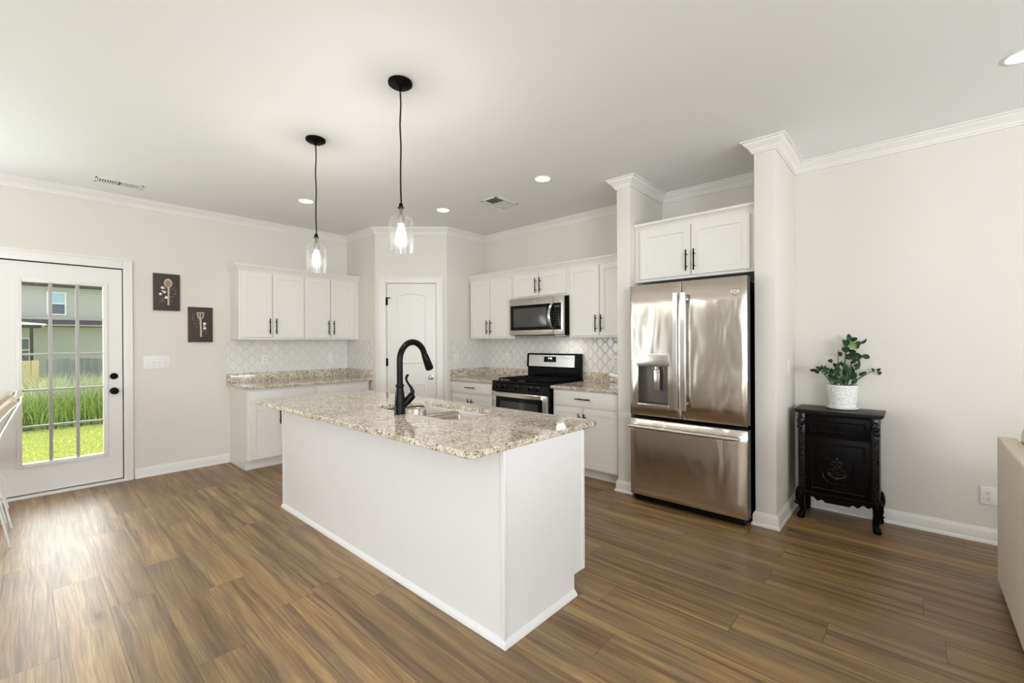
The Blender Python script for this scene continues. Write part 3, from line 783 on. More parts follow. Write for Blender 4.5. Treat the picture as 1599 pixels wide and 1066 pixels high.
# ------------------------------------------------------------------ refrigerator
FYL, FW = -3.986, .906
fr = thing('refrigerator', 'stainless steel french-door refrigerator with ice and water dispenser', 'refrigerator', (0, FYL, 0), RB)
b = MB(); b.box(.010, FW-.028, -.748, -.05, .03, 1.795, .004); b.box(.05, FW-.05, -.70, -.08, 0, .03); b.build('cabinet_body', 'blackplastic', fr)
FR = -.842
def fry(x): return FR + .005*((x-FW/2)/(FW/2))**2
def fridge_door(x0, x1, z0, z1, hole=None, name='door', mat='steelwarp'):
    xs = [x0+(x1-x0)*q/12 for q in range(13)]; zs = [z0+(z1-z0)*q/6 for q in range(7)]
    if hole:
        hx0, hx1, hz0, hz1 = hole
        xs = sorted([q for q in xs if min(abs(q-hx0), abs(q-hx1)) > .012] + [hx0, hx1]); zs = sorted([q for q in zs if min(abs(q-hz0), abs(q-hz1)) > .03] + [hz0, hz1])
    e = .006; b = MB(); bm = b.bm
    V = {}
    for i, x in enumerate(xs):
        for j, z in enumerate(zs):
            V[i, j] = bm.verts.new((x if 0 < i < len(xs)-1 else (x+e if i == 0 else x-e), fry(x), z if 0 < j < len(zs)-1 else (z+e if j == 0 else z-e)))
    for i in range(len(xs)-1):
        for j in range(len(zs)-1):
            xm, zm = (xs[i]+xs[i+1])/2, (zs[j]+zs[j+1])/2
            if hole and hx0 < xm < hx1 and hz0 < zm < hz1: continue
            bm.faces.new([V[i, j], V[i+1, j], V[i+1, j+1], V[i, j+1]])
    rim = [(i, 0) for i in range(len(xs))] + [(len(xs)-1, j) for j in range(1, len(zs))] + [(i, len(zs)-1) for i in range(len(xs)-2, -1, -1)] + [(0, j) for j in range(len(zs)-2, 0, -1)]
    def side(dy):
        return [bm.verts.new((min(max(xs[i], x0), x1), fry(xs[i])+dy, min(max(zs[j], z0), z1))) for i, j in rim]
    A = [V[q] for q in rim]; B = side(e)
    back = [bm.verts.new((xs[i], -.752, zs[j])) for i, j in rim]
    n = len(rim)
    for L0, L1 in ((A, B),):
        for q in range(n): bm.faces.new([L0[(q+1) % n], L0[q], L1[q], L1[(q+1) % n]])
    o = b.build(name, mat, fr, angle=60)
    # dark shell behind the steel skin
    b = MB(); mid = []
    def ring(dy, ins): return [(min(max(xs[i], x0+ins), x1-ins), fry(xs[i])+dy if dy < 1 else -.752, min(max(zs[j], z0+ins), z1-ins)) for i, j in rim]
    b.rings([ring(e, .0003), ring(e, .0008), ring(2, .0008)], True, False, True)
    b.build('door_shell', 'darkgrey', o)
    return o
GAPX = .4395
DH = (.075, .330, .832, 1.142)
dl = fridge_door(0, GAPX-.003, .733, 1.815, DH)
dr = fridge_door(GAPX+.003, FW, .733, 1.815)
fz = fridge_door(0, FW, .066, .702, None, 'freezer_drawer')
# dispenser in the left door
b = MB(); hx0, hx1, hz0, hz1 = DH; yf = fry(.2)
b.rings([[(hx0, fry(hx0)+.001, hz0), (hx1, fry(hx1)+.001, hz0), (hx1, fry(hx1)+.001, hz1), (hx0, fry(hx0)+.001, hz1)],
         [(hx0+.004, yf+.010, hz0+.004), (hx1-.004, yf+.010, hz0+.004), (hx1-.004, yf+.010, hz1-.002), (hx0+.004, yf+.010, hz1-.002)],
         [(hx0+.012, yf+.070, hz0+.012), (hx1-.012, yf+.070, hz0+.012), (hx1-.02, yf+.070, hz1-.006), (hx0+.02, yf+.070, hz1-.006)]], True, False, True)
b.build('dispenser_recess', plain('dispenser_grey', (.17, .15, .13), .35, .8, grain=.1), dl)
b = MB(); b.box(.066, .342, fry(.066)-.008, yf+.004, 1.142, 1.246, .004); b.build('control_panel', 'steelbright', dl)
b = MB(); b.box(.070, .338, fry(.07)-.009, yf+.010, .800, .834, .003); b.build('drip_tray', 'steel', dl)
b = MB(); b.box(.204, .252, yf+.018, yf+.036, .945, 1.115, .006); b.box(.215, .245, yf+.010, yf+.05, 1.11, 1.140, .003); b.build('dispenser_paddle', 'steelbright', dl)
b = MB(); b.lathe([(.0, -.022), (.010, -.022), (.014, 0)], (.190, yf+.030, 1.142), 14); b.build('spout', 'chrome', dl)
for xx, hw_, za, zb in ((.272, .005, 1.215, 1.217), (.288, .005, 1.215, 1.217), (.280, .014, 1.190, 1.1915), (.19, .010, 1.150, 1.1525), (.235, .010, 1.150, 1.1525), (.28, .010, 1.150, 1.1525)):
    b = MB(); b.box(xx-hw_, xx+hw_, fry(.066)-.0086, fry(.066)-.0078, za, zb); b.build('control_mark', 'darkgrey', dl)
def door_handle(x, parent):
    b = MB(); y = FR-.052; pts = []
    for q in range(13):
        f = q/12; z = .812+(1.722-.812)*f
        pts.append((x, y+.010*(2*f-1)**2, z))
    b.bar(pts, .040, .020, (1, 0, 0))
    for z in (.850, 1.685): b.box(x-.010, x+.010, y+.006, fry(x)+.002, z-.018, z+.018, .004)
    return b.build('handle', 'steelbright', parent)
door_handle(.408, dl); door_handle(.470, dr)
b = MB(); pts = []
for q in range(13):
    f = q/12; pts.append((.006+(.862-.006)*f, FR-.050+.012*(2*f-1)**2, .643))
b.tube(pts, [.012] + [.0165]*11 + [.012], 12)
for x in (.05, .82): b.box(x-.018, x+.018, FR-.040, fry(x)+.002, .634, .652, .003)
b.build('handle', 'steelbright', fz)
def text_mesh(name, body, size, mat, parent, loc, rot, depth=.0006):
    cu = bpy.data.curves.new(name, 'FONT'); cu.body = body; cu.size = size; cu.extrude = depth; cu.align_x = 'CENTER'; cu.align_y = 'CENTER'
    tmp = bpy.data.objects.new(name, cu); C.objects.link(tmp)
    me = bpy.data.meshes.new_from_object(tmp.evaluated_get(bpy.context.evaluated_depsgraph_get()))
    bpy.data.objects.remove(tmp)
    o = bpy.data.objects.new(name, me); C.objects.link(o); me.materials.clear(); me.materials.append(M[mat])
    o.parent = parent; o.location = loc; o.rotation_euler = rot
    return o
bx, bz = .828, 1.704; by = fry(bx)
b = MB(); b.rings([[(bx+r*math.cos(2*PI*k/28), by-d, bz+r*math.sin(2*PI*k/28)) for k in range(28)] for r, d in ((.026, -.002), (.026, .003), (.024, .0045), (.021, .0035), (.020, .002), (0.0005, .002))])
bd = b.build('badge', 'steelbright', dr)
text_mesh('badge_lettering', 'GE', .020, 'chrome', bd, (bx, by-.003, bz), (PI/2, 0, 0), .001)
for x0 in (.03, FW-.10):
    b = MB(); b.box(x0, x0+.07, -.80, -.70, 1.796, 1.822, .004); b.build('hinge_cover', 'blackplastic', fr)
b = MB(); b.box(.02, FW-.03, -.80, -.70, .012, .060, .003); b.build('toe_grille', 'blackplastic', fr)

# ------------------------------------------------------------------ gas range
ra = thing('gas_range', 'freestanding stainless and black gas range', 'range', (0, -2.202, 0), RB)
RW = .784
b = MB(); b.box(0, RW, -.652, -.025, .03, .895, .003); b.build('cabinet_body', 'blackplastic', ra)
b = MB(); b.prism([(-.025, .895), (-.652, .895), (-.700, .888), (-.704, .900), (-.690, .912), (-.645, .915), (-.60, .908), (-.12, .908), (-.025, .915)], 'x', -.002, RW+.002); b.build('cooktop', 'blackplastic', ra)
b = MB(); b.prism([(-.652, .888), (-.700, .886), (-.712, .800), (-.700, .792), (-.652, .792)], 'x', .001, RW-.001, .003); b.build('control_panel', 'blackplastic', ra)
for kx in (.095, .190, .385, .575, .672):
    b = MB(); cz = .845; cy = -.706
    b.rings([[(kx+r*math.cos(2*PI*k/20), y, cz+r*math.sin(2*PI*k/20)-(y-cy)*.12) for k in range(20)] for r, y in ((.024, cy), (.024, cy-.006), (.0205, cy-.010), (.0195, cy-.030), (.015, cy-.034), (.001, cy-.034))])
    b.box(kx-.004, kx+.004, cy-.042, cy-.030, cz-.020, cz+.020, .002)
    kn = b.build('knob', 'blackplastic', ra)
    b = MB(); b.rings([[(kx+r*math.cos(2*PI*k/20), y, cz+r*math.sin(2*PI*k/20)) for k in range(20)] for r, y in ((.0255, cy-.001), (.0255, cy-.005), (.0242, cy-.0055))]); b.build('knob_ring', 'chrome', kn)
# oven door
b = MB(); b.box(.010, RW-.010, -.690, -.655, .165, .785, .005); od = b.build('oven_door', 'steelbright', ra)
b = MB(); b.box(.050, RW-.066, -.6945, -.688, .235, .742, .003); b.build('door_glass', 'blackplastic', od)
b = MB(); b.box(.115, RW-.120, -.6955, -.694, .300, .690, .0005)
b.build('oven_window', plain('oven_window_glass', (.035, .031, .028), .10, grain=.2), od)
b = MB(); pts = []
for q in range(15):
    f = q/14; pts.append((.012+(RW-.075-.012)*f, -.700-.034*math.sin(PI*f)**.6, .762))
b.bar(pts, .040, .018, (0, 0, 1)); b.build('handle', 'steelbright', od)
b = MB(); b.box(.010, RW-.010, -.685, -.655, .045, .155, .005); b.build('warming_drawer', 'steelbright', ra)
# backguard
b = MB(); b.prism([(-.022, .905), (-.075, .905), (-.075, 1.035), (-.098, 1.045), (-.086, 1.195), (-.074, 1.208), (-.022, 1.208)], 'x', .004, RW-.004, .004); bg_ = b.build('backguard', 'blackplastic', ra)
sl = (1.195-1.045)
def bgy(z): return -.098+(z-1.045)*.08
b = MB(); b.prism([(bgy(1.052)-.003, 1.052), (bgy(1.188)-.003, 1.188), (bgy(1.188)+.004, 1.188), (bgy(1.052)+.004, 1.052)], 'x', .040, RW-.070, .002); b.build('backguard_panel', 'steelbright', bg_)
b = MB(); b.prism([(bgy(1.105)-.005, 1.105), (bgy(1.170)-.005, 1.170), (bgy(1.170)+.002, 1.170), (bgy(1.105)+.002, 1.105)], 'x', .275, .455, .001); b.build('display', 'blackplastic', bg_)
b = MB()
def seg7(mb, ch, x, z, w_, h, y):
    segs = {'0': 'abcdef', '1': 'bc', '2': 'abged', '3': 'abgcd', '4': 'fgbc', '5': 'afgcd', '8': 'abcdefg', 'f': 'aefg'}[ch]; t_ = .0022
    P = {'a': (x, x+w_, z+h-t_, z+h), 'd': (x, x+w_, z, z+t_), 'g': (x, x+w_, z+h/2-t_/2, z+h/2+t_/2), 'b': (x+w_-t_, x+w_, z+h/2, z+h), 'c': (x+w_-t_, x+w_, z, z+h/2), 'f': (x, x+t_, z+h/2, z+h), 'e': (x, x+t_, z, z+h/2)}
    for s_ in segs:
        a_ = P[s_]; mb.box(a_[0], a_[1], y-.0012, y+.0006, a_[2], a_[3])
for i, ch in enumerate('2 08'):
    if ch != ' ': seg7(b, ch, .342+.014*i, 1.140, .010, .019, bgy(1.15)-.0055)
for zz in (1.146, 1.153): b.box(.358, .361, bgy(zz)-.0065, bgy(zz)-.004, zz, zz+.003)
b.build('clock_digits', 'digits', bg_)
for i in range(5):
    b = MB(); b.box(.325+.024*i, .337+.024*i, bgy(1.117)-.006, bgy(1.117)-.004, 1.115, 1.118); b.build('control_mark', 'nickel', bg_)
# grates and burners
for gi, (gx0, gx1) in enumerate(((.030, .268), (.272, .512), (.516, .754))):
    b = MB(); zt = .936
    ya, yb = -.625, -.135
    for q in (gx0, gx1-.012, (gx0+gx1)/2-.006): b.box(q, q+.012, ya, yb, zt-.014, zt, .003)
    for q in (ya, yb-.012, (ya+yb)/2-.006, ya+.12, yb-.13): b.box(gx0, gx1, q, q+.012, zt-.014, zt, .003)
    for qx in (gx0+.006, gx1-.006):
        for qy in (ya+.006, yb-.006, (ya+yb)/2): b.box(qx-.007, qx+.007, qy-.007, qy+.007, .908, zt-.01)
    b.build('grate', 'iron', ra)
for qx, qy, rr in ((.15, -.50, .042), (.15, -.25, .034), (.392, -.38, .05), (.634, -.50, .048), (.634, -.25, .03)):
    b = MB(); b.lathe([(rr*1.2, 0), (rr*1.15, .006), (rr*.9, .008), (rr*.9, .014), (rr, .015), (rr*.95, .020), (.001, .021)], (qx, qy, .908), 24); b.build('burner', 'iron', ra)

# ------------------------------------------------------------------ over-the-range microwave
mw = thing('microwave', 'stainless over-the-range microwave with black glass door', 'microwave', (0, -2.197, 1.420), RB)
MWW, MWH = .788, .432
b = MB(); b.box(.002, MWW-.002, -.372, 0, .012, MWH-.004); b.box(.03, MWW-.03, -.36, -.01, 0, .012); b.build('cabinet_body', 'blackplastic', mw)
b = MB(); b.box(0, .652, -.402, -.374, .006, MWH, .006); md = b.build('door', 'steel', mw)
b = MB(); b.box(.655, MWW, -.402, -.374, .006, MWH, .006); mc = b.build('control_column', 'steelbright', mw)
b = MB(); b.box(.022, .650, -.4045, -.401, .062, .352, .003); b.build('door_glass', 'blackplastic', md)
b = MB(); b.box(.070, .560, -.4055, -.404, .098, .315, .0006)
b.build('viewing_window', plain('microwave_window', (.06, .052, .045), .14, grain=.15), md)
b = MB(); b.box(.6555, .758, -.4045, -.401, .062, .352, .003); cp = b.build('control_panel', 'blackplastic', mc)
kg = plain('keypad_grey', (.055, .055, .055), .5, grain=.1)
b = MB(); b.box(.672, .742, -.4052, -.404, .305, .326); b.build('display', kg, mc)
for r in range(6):
    for c in range(3): b = MB(); b.box(.672+.026*c, .686+.026*c, -.4052, -.404, .110+.030*r, .114+.030*r); b.build('key', kg, mc)
b = MB(); pts = []
for q in range(15):
    f = q/14; pts.append((.640-.012*math.sin(PI*f), -.408-.044*math.sin(PI*f)**.8, .076+.270*f))
b.bar(pts, .032, .014, (1, 0, 0)); b.build('handle', 'steelbright', md)
b = MB(); b.ball((.38, -.4022, .392), .02, (1, .06, .42), 14); b.tube([(.365, -.404, .392), (.375, -.404, .396), (.385, -.404, .389), (.395, -.404, .394)], .002, 6); b.build('badge', 'chrome', md)
b = MB()
for q in range(14): b.box(.05+.05*q, .085+.05*q, -.33, -.30, -.001, .001)
b.build('grease_vent', 'darkgrey', mw)
b = MB(); b.box(.60, .70, -.30, -.24, -.003, .001); b.build('lamp_lens', emit('hood_lamp', (1, .95, .85), 1.0), mw)
lt = light('cooktop_lamp', 'AREA', (-.26, -2.197-.65, 1.410), 1.2, (1, .95, .85), shape='RECTANGLE', size=.10, size_y=.06)

# ------------------------------------------------------------------ pendants
def pendant(label, x, y):
    t = thing('pendant_light', label, 'pendant light', (x, y, H), 0, 'glass jar pendants over the island')
    b = MB(); b.lathe([(.0655, 0), (.0665, -.004), (.0655, -.014), (.055, -.022), (.020, -.027), (.009, -.030), (.009, -.045), (.0006, -.046)], n=36)
    for a in (.6, .6+PI): b.ball((.042*math.cos(a), .042*math.sin(a), -.026), .0045, n=8)
    b.build('canopy', 'black', t)
    b = MB(); pts = [(0.002*math.sin(q*.9), .0015*math.cos(q*1.3), -.04-(.640/16)*q) for q in range(17)]; b.tube(pts, .0042, 8); b.build('cord', 'black', t)
    b = MB(); b.lathe([(.004, -.672), (.010, -.676), (.012, -.690), (.017, -.696), (.017, -.702), (.006, -.702)], n=20); b.build('cord_grip', 'black', t)
    # glass jar
    b = MB(); prof = [(.022, -.698), (.0245, -.700), (.0235, -.708), (.0225, -.735), (.024, -.742), (.040, -.750), (.056, -.757), (.0645, -.768), (.067, -.785), (.067, -.936), (.068, -.941), (.0665, -.943), (.0645, -.940), (.0645, -.785)]
    b.lathe(prof, n=40); b.build('glass_shade', 'shade', t)
    b = MB(); b.lathe([(.006, -.700), (.008, -.716), (.008, -.738), (.019, -.742), (.019, -.788), (.016, -.792), (.001, -.792)], n=24)
    b.build('socket', plain('aged_nickel', (.20, .18, .155), .45, .8, grain=.1), t)
    b = MB(); b.lathe([(.013, -.790), (.0135, -.797), (.019, -.812), (.0245, -.828), (.0265, -.842), (.025, -.857), (.019, -.874), (.011, -.890), (.005, -.899), (.001, -.901)], n=24)
    b.build('bulb', 'bulb', t)
    return t
pendant('glass jar pendant nearer the camera, hanging in front of the pantry door', -2.875, -3.656)
pendant('glass jar pendant farther away, left of the pantry door', -2.893, -2.627)
for px, py in ((-2.875, -3.656), (-2.893, -2.627)):
    light('pendant_glow', 'POINT', (px, py, 1.925), 10.5, (1, .975, .94), shadow_soft_size=.022)

# recessed ceiling lights
def can(x, y, label):
    t = thing('recessed_light', label, 'ceiling light', (x, y, H), 0, 'recessed ceiling lights')
    b = MB(); b.lathe([(.064, -.002), (.070, -.006), (.082, -.004), (.084, 0)], n=36); b.build('trim_ring', 'white', t)
    b = MB(); b.lathe([(.065, -.002), (.04, -.004), (.001, -.004)], n=32); b.build('diffuser', 'led', t)
    light('downlight', 'SPOT', (x, y, H-.03), 3 if y < -5 else 6, (1, .96, .9), target=(x, y, 0), spot_size=R(140), spot_blend=.8, shadow_soft_size=.06)
can(-1.190, -3.333, 'recessed ceiling light nearest the refrigerator pier, in front of the range')
can(-1.206, -1.959, 'recessed ceiling light just right of the near pendant, by the pantry')
can(-2.358, -1.184, 'recessed ceiling light beside the far pendant cord')
can(-.850, -6.190, 'recessed ceiling light at the right edge above the sofa')

# ceiling registers
def register(label, x, y, n, open_part):
    t = thing('air_vent', label, 'air vent', (x, y, H), 0, 'ceiling air vents')
    L, Wd = .33, .15
    b = MB()
    for xa, xb, ya, yb in ((-L/2, L/2, -Wd/2, -Wd/2+.022), (-L/2, L/2, Wd/2-.022, Wd/2), (-L/2, -L/2+.022, -Wd/2, Wd/2), (L/2-.022, L/2, -Wd/2, Wd/2)): b.box(xa, xb, ya, yb, -.006, 0, .002)
    b.build('frame', 'white', t)
    b = MB(); b.box(-L/2+.02, L/2-.02, -Wd/2+.02, Wd/2-.02, -.0012, -.0004); b.build('duct', 'slot', t)
    b = MB()
    for q in range(n):
        if abs(q-n/2+.5) < .6: b.box(-.010, .010, -Wd/2+.02, Wd/2-.02, -.005, -.001)
        xx = -L/2+.03+(L-.06)*q/(n-1); tilt = .006 if xx > 0 else .0015
        b.prism([(xx-.0045-tilt, -.005), (xx+.0045-tilt, -.005), (xx+.0045+tilt*.3, -.001), (xx-.0045+tilt*.3, -.001)], 'y', -Wd/2+.02, Wd/2-.02)
    b.build('louvres', 'white', t)
    return t
register('white slotted ceiling vent above the patio door end', -3.715, -.480, 17, 0)
def register2(label, x, y):
    t = thing('air_vent', label, 'air vent', (x, y, H), 0, 'ceiling air vents')
    b = MB()
    for xa, xb, ya, yb in ((-.17, .17, -.11, -.085), (-.17, .17, .085, .11), (-.17, -.145, -.11, .11), (.145, .17, -.11, .11)): b.box(xa, xb, ya, yb, -.006, 0, .002)
    b.build('frame', 'white', t)
    b = MB(); b.box(-.145, .145, -.085, .085, -.0012, -.0004); b.build('duct', 'slot', t)
    b = MB()
    for q in range(9): b.prism([(-.02+.018*q, -.006), (-.004+.018*q, -.006), (.0+.018*q, -.001), (-.016+.018*q, -.001)], 'y', -.085, .085)
    for q in range(6): b.prism([(-.145+.02*q, -.004), (-.143+.02*q, -.004), (-.135+.02*q, -.001), (-.137+.02*q, -.001)], 'y', -.085, .085)
    b.build('louvres', 'white', t)
register2('small white ceiling vent in front of the range wall crown', -.975, -2.600)

# ------------------------------------------------------------------ switches and outlets
def plate(name, label, cat, loc, rz, w_, h, kind, n=1, group=None):
    t = thing(name, label, cat, loc, rz, group)
    b = MB(); b.box(-w_/2, w_/2, -.006, 0, -h/2, h/2, .002); b.build('cover_plate', 'plate', t)
    for i in range(n):
        x = (i-(n-1)/2)*.046
        if kind == 'toggle':
            b = MB(); b.box(x-.0055, x+.0055, -.008, -.005, -.012, .012, .001); b.prism([(-.007, -.004), (-.007, .006), (-.018, .011), (-.018, .005)], 'x', x-.003, x+.003); b.build('toggle', 'plate', t)
            b = MB()
            for zz in (-.030, .030): b.ball((x, -.006, zz), .0028, (1, .5, 1), 8)
            b.build('screw', 'muntin', t)
        elif kind == 'rocker':
            b = MB(); b.prism([(-.006, -.033), (-.0105, -.033), (-.0065, .033), (-.006, .033)], 'x', x-.0165, x+.0165, .001); b.build('rocker', 'plate', t)
        else:
            for zz in (-.0195, .0195):
                b = MB(); b.prism([(x+.0165*math.cos(2*PI*k/20), zz+min(.0125, max(-.0125, .0165*math.sin(2*PI*k/20)))) for k in range(20)], 'y', -.0085, -.005); soc = b.build('socket', 'plate', t)
                b = MB()
                for sx in (-.0065, .0065): b.box(x+sx-.0013, x+sx+.0013, -.0092, -.008, zz-.001, zz+.008)
                b.tube([(x, -.0092, zz-.0075), (x, -.008, zz-.0075)], .0028, 10); b.build('slots', 'slot', soc)
    return t
plate('light_switch', 'white four-gang switch plate between the patio door and the cabinets', 'light switch', (-3.384, 0, 1.158), 0, .212, .134, 'toggle', 4)
plate('wall_outlet', 'white outlet on the left splashback, under the left cabinet', 'outlet', (-2.367, -.009, 1.153), 0, .073, .118, 'outlet', 1, 'white outlets and switches')
plate('light_switch', 'white single switch on the left splashback near the pantry corner', 'light switch', (-1.558, -.009, 1.150), 0, .066, .128, 'rocker', 1)
plate('light_switch', 'white switch plate on the tiles right of the pantry door', 'light switch', (-.552, S2[1]-.009, 1.146), 0, .118, .122, 'toggle', 1)
plate('wall_outlet', 'white outlet on the tiles left of the range', 'outlet', (-.009, -1.805, 1.140), RB, .073, .118, 'outlet', 1, 'white outlets and switches')
plate('wall_outlet', 'white outlet on the tiles right of the range beside the pier', 'outlet', (-.009, -3.395, 1.135), RB, .092, .118, 'outlet', 1, 'white outlets and switches')
plate('wall_outlet', 'white outlet low on the right wall next to the sofa', 'outlet', (0, -6.130, .312), RB, .074, .118, 'outlet', 1, 'white outlets and switches')
plate('light_switch', 'white switch on the side of the pier above the dark cabinet', 'light switch', (-.265, J2, 1.140), 0, .074, .120, 'rocker', 1)

# ------------------------------------------------------------------ framed kitchen pictures
def art(label, x0, x1, z0, z1, kind):
    t = thing('wall_art', label, 'picture', ((x0+x1)/2, 0, (z0+z1)/2))
    w_, h = x1-x0, z1-z0
    b = MB(); b.box(-w_/2, w_/2, -.022, 0, -h/2, h/2, .002); b.build('board', 'artboard', t)
    b = MB()
    for xa, xb, za, zb in ((-w_/2-.002, -w_/2+.006, -h/2, h/2), (w_/2-.004, w_/2+.002, -h/2, h/2), (-w_/2, w_/2, h/2-.004, h/2+.002), (-w_/2, w_/2, -h/2-.002, -h/2+.004)): b.box(xa, xb, -.024, -.001, za, zb, .001)
    b.build('edge', 'artedge', t)
    y = -.022
    def leaf(mb, cx, cz, L, a):
        d = Vector((math.cos(a), math.sin(a))); nn = Vector((-d.y, d.x)); pts = []
        for f, wd in ((0, 0), (.25, .8), (.5, 1), (.75, .75), (1, 0)): pts.append((f, wd))
        out = [(cx+d.x*L*f+nn.x*L*.2*wd, cz+d.y*L*f+nn.y*L*.2*wd) for f, wd in pts] + [(cx+d.x*L*f-nn.x*L*.2*wd, cz+d.y*L*f-nn.y*L*.2*wd) for f, wd in pts[-2:0:-1]]
        mb.prism(out, 'y', y-.0012, y)
    if kind == 'spoon':
        b = MB(); b.prism([(.010+.035*math.cos(2*PI*k/28), .095+.047*math.sin(2*PI*k/28)) for k in range(28)], 'y', y-.006, y, .001)
        b.bar([(.010, y-.004, .060), (.012, y-.004, .03), (.013, y-.004, -.03), (.012, y-.004, -.09), (.012, y-.004, -.128)], .015, .008, (1, 0, 0))
        b.tube([(.012, y-.009, -.125), (.012, y, -.125)], .0095, 14); sp = b.build('spoon', 'artwood', t)
        b = MB(); b.prism([(.010+.025*math.cos(2*PI*k/24), .090+.034*math.sin(2*PI*k/24)) for k in range(24)], 'y', y-.0068, y-.005); b.prism([(.012+.004*math.cos(2*PI*k/10), -.127+.004*math.sin(2*PI*k/10)) for k in range(10)], 'y', y-.0095, y-.008); b.build('spoon_hollow', 'artshade', sp)
        balls = [(-.036, .045, .0145), (-.020, .000, .0135), (-.053, -.022, .0135), (-.004, -.055, .015), (-.037, .012, .007), (-.018, .040, .006)]
        lv_ = [(.032, .02, .035, 2.0), (.045, .03, .03, 1.1), (.060, .012, .03, .5), (.035, -.015, .03, 2.2), (.055, -.02, .032, .6), (.022, -.062, .03, 1.0), (.045, -.055, .028, .9), (.030, -.100, .028, .5),
               (-.030, -.085, .03, 2.6), (-.035, -.095, .03, 3.4), (-.015, -.092, .028, 3.1), (-.02, -.075, .03, 2.3), (.02, -.05, .025, 1.9)]
    else:
        b = MB()
        b.bar([(-.004, y-.003, .125), (-.006, y-.003, .070)], .012, .006, (1, 0, 0))
        b.bar([(-.031, y-.003, .128), (-.022, y-.003, .075), (-.010, y-.003, .060)], .012, .006, (1, 0, 0)); b.bar([(.026, y-.003, .128), (.018, y-.003, .075), (.004, y-.003, .060)], .012, .006, (1, 0, 0))
        b.bar([(-.036, y-.003, .129), (.031, y-.003, .129)], .012, .006, (0, 0, 1))
        b.bar([(-.003, y-.004, .070), (-.002, y-.004, .03), (.000, y-.004, -.04), (.001, y-.004, -.125)], .016, .008, (1, 0, 0)); b.tube([(.001, y-.009, -.122), (.001, y, -.122)], .011, 14)
        sp = b.build('spatula', 'artwood', t)
        b = MB(); b.prism([(.001+.004*math.cos(2*PI*k/10), -.122+.004*math.sin(2*PI*k/10)) for k in range(10)], 'y', y-.0095, y-.008); b.build('hanging_hole', 'artshade', sp)
        balls = [(.034, .012, .0145), (.030, -.012, .008), (.036, -.038, .015), (.050, .006, .005)]
        lv_ = [(-.055, .09, .03, 1.9), (-.062, .065, .03, 2.4), (-.03, .07, .028, .9), (-.055, .04, .032, 2.5), (-.028, .035, .03, 1.2), (-.040, .0, .032, 2.3), (-.018, .0, .028, 1.5), (-.022, -.035, .032, 2.5),
               (.02, -.08, .03, 1.8), (.035, -.08, .03, .6), (.032, -.10, .03, .1), (-.03, .10, .025, 1.5)]
    b = MB()
    for cx, cz, r in balls: b.ball((cx, y-.002, cz), r, (1, .35, 1), 12)
    b.build('cotton_bolls', 'artcotton', t)
    b = MB()
    for q in lv_: leaf(b, *q)
    b.build('leaves', 'artleaf', t)
art('dark picture of a wooden spoon with cotton, nearest the patio door', -3.409, -3.191, 1.695, 2.074, 'spoon')
art('dark picture of a slotted spatula with cotton, lower and nearer the cabinets', -3.117, -2.898, 1.366, 1.742, 'spatula')

# ------------------------------------------------------------------ carved dark cabinet
CW = .520; CYL = -5.092
cc = thing('carved_cabinet', 'small black carved wood cabinet on curved legs against the right wall', 'cabinet', (0, CYL, 0), RB)
yF, yB = -.312, -.030
b = MB(); b.box(-.004, CW+.004, yF-.026, yB+.006, .812, .828, .004); b.box(.004, CW-.004, yF-.016, yB+.004, .800, .813, .004); b.build('top', 'ebonytop', cc)
b = MB(); b.box(.026, CW-.026, yF+.006, yB, .205, .800); b.build('carcass', 'ebony', cc)
b = MB(); b.box(.070, CW-.070, yF-.002, yF+.008, .640, .785, .003); d = b.build('drawer', 'ebony', cc)
b = MB(); panel_ring(b, [(.098, .668), (CW-.098, .668), (CW-.098, .752), (.098, .752)], .010, yF-.002, .006); b.build('moulding', 'carving', d)
b = MB(); b.tube([(CW/2, yF-.002, .712), (CW/2, yF-.014, .712)], .006, 10); b.ball((CW/2, yF-.018, .712), .010, (1.5, .8, .8), 10); b.build('knob', 'ebony', d)
b = MB(); b.box(.070, CW-.070, yF-.002, yF+.008, .215, .628, .003); d = b.build('door', 'ebony', cc)
b = MB(); panel_ring(b, [(.100, .240), (CW-.100, .240), (CW-.100, .590), (.100, .590)], .012, yF-.002, .008)
cx = CW/2
shield = [(cx-.098, .485), (cx-.098, .40), (cx-.085, .335), (cx-.055, .298), (cx-.02, .292), (cx, .300), (cx+.02, .292), (cx+.055, .298), (cx+.085, .335), (cx+.098, .40), (cx+.098, .485), (cx+.035, .492), (cx+.035, .525), (cx-.035, .525), (cx-.035, .492)]
panel_ring(b, shield, .008, yF-.002, .006); b.build('moulding', 'carving', d)
b = MB()
def scroll(mb, x, z, r0, turns, sgn, a0, r=.0045):
    pts = []
    for q in range(int(14*turns)+1):
        f = q/(14*turns); a = a0+sgn*2*PI*turns*f; rr = r0*(1-.75*f)
        pts.append((x+rr*math.cos(a), yF-.007, z+rr*math.sin(a)))
    mb.tube(pts, r, 6)
for sg in (-1, 1):
    scroll(b, cx+sg*.030, .392, .034, 1.3, sg, PI/2 if sg > 0 else PI/2); scroll(b, cx+sg*.022, .445, .020, 1.1, -sg, -PI/2)
    b.tube([(cx+sg*.055, yF-.006, .375), (cx+sg*.04, yF-.008, .352), (cx+sg*.012, yF-.008, .345), (cx, yF-.008, .33)], .0045, 6)
    b.ball((cx+sg*.016, yF-.005, .462), .012, (1.3, .5, .7), 8)
for q in range(7): b.ball((cx, yF-.006, .345+.018*q), .0075-.0004*q, (1, .7, 1), 8)
b.ball((cx, yF-.006, .478), .011, (1, .6, 1.2), 8)
b.build('carved_motif', 'carving', d)
b = MB(); b.ball((.082, yF-.010, .425), .008, (1, 1, 1), 8); b.build('knob', 'ebony', d)
rnd = random.Random(3)
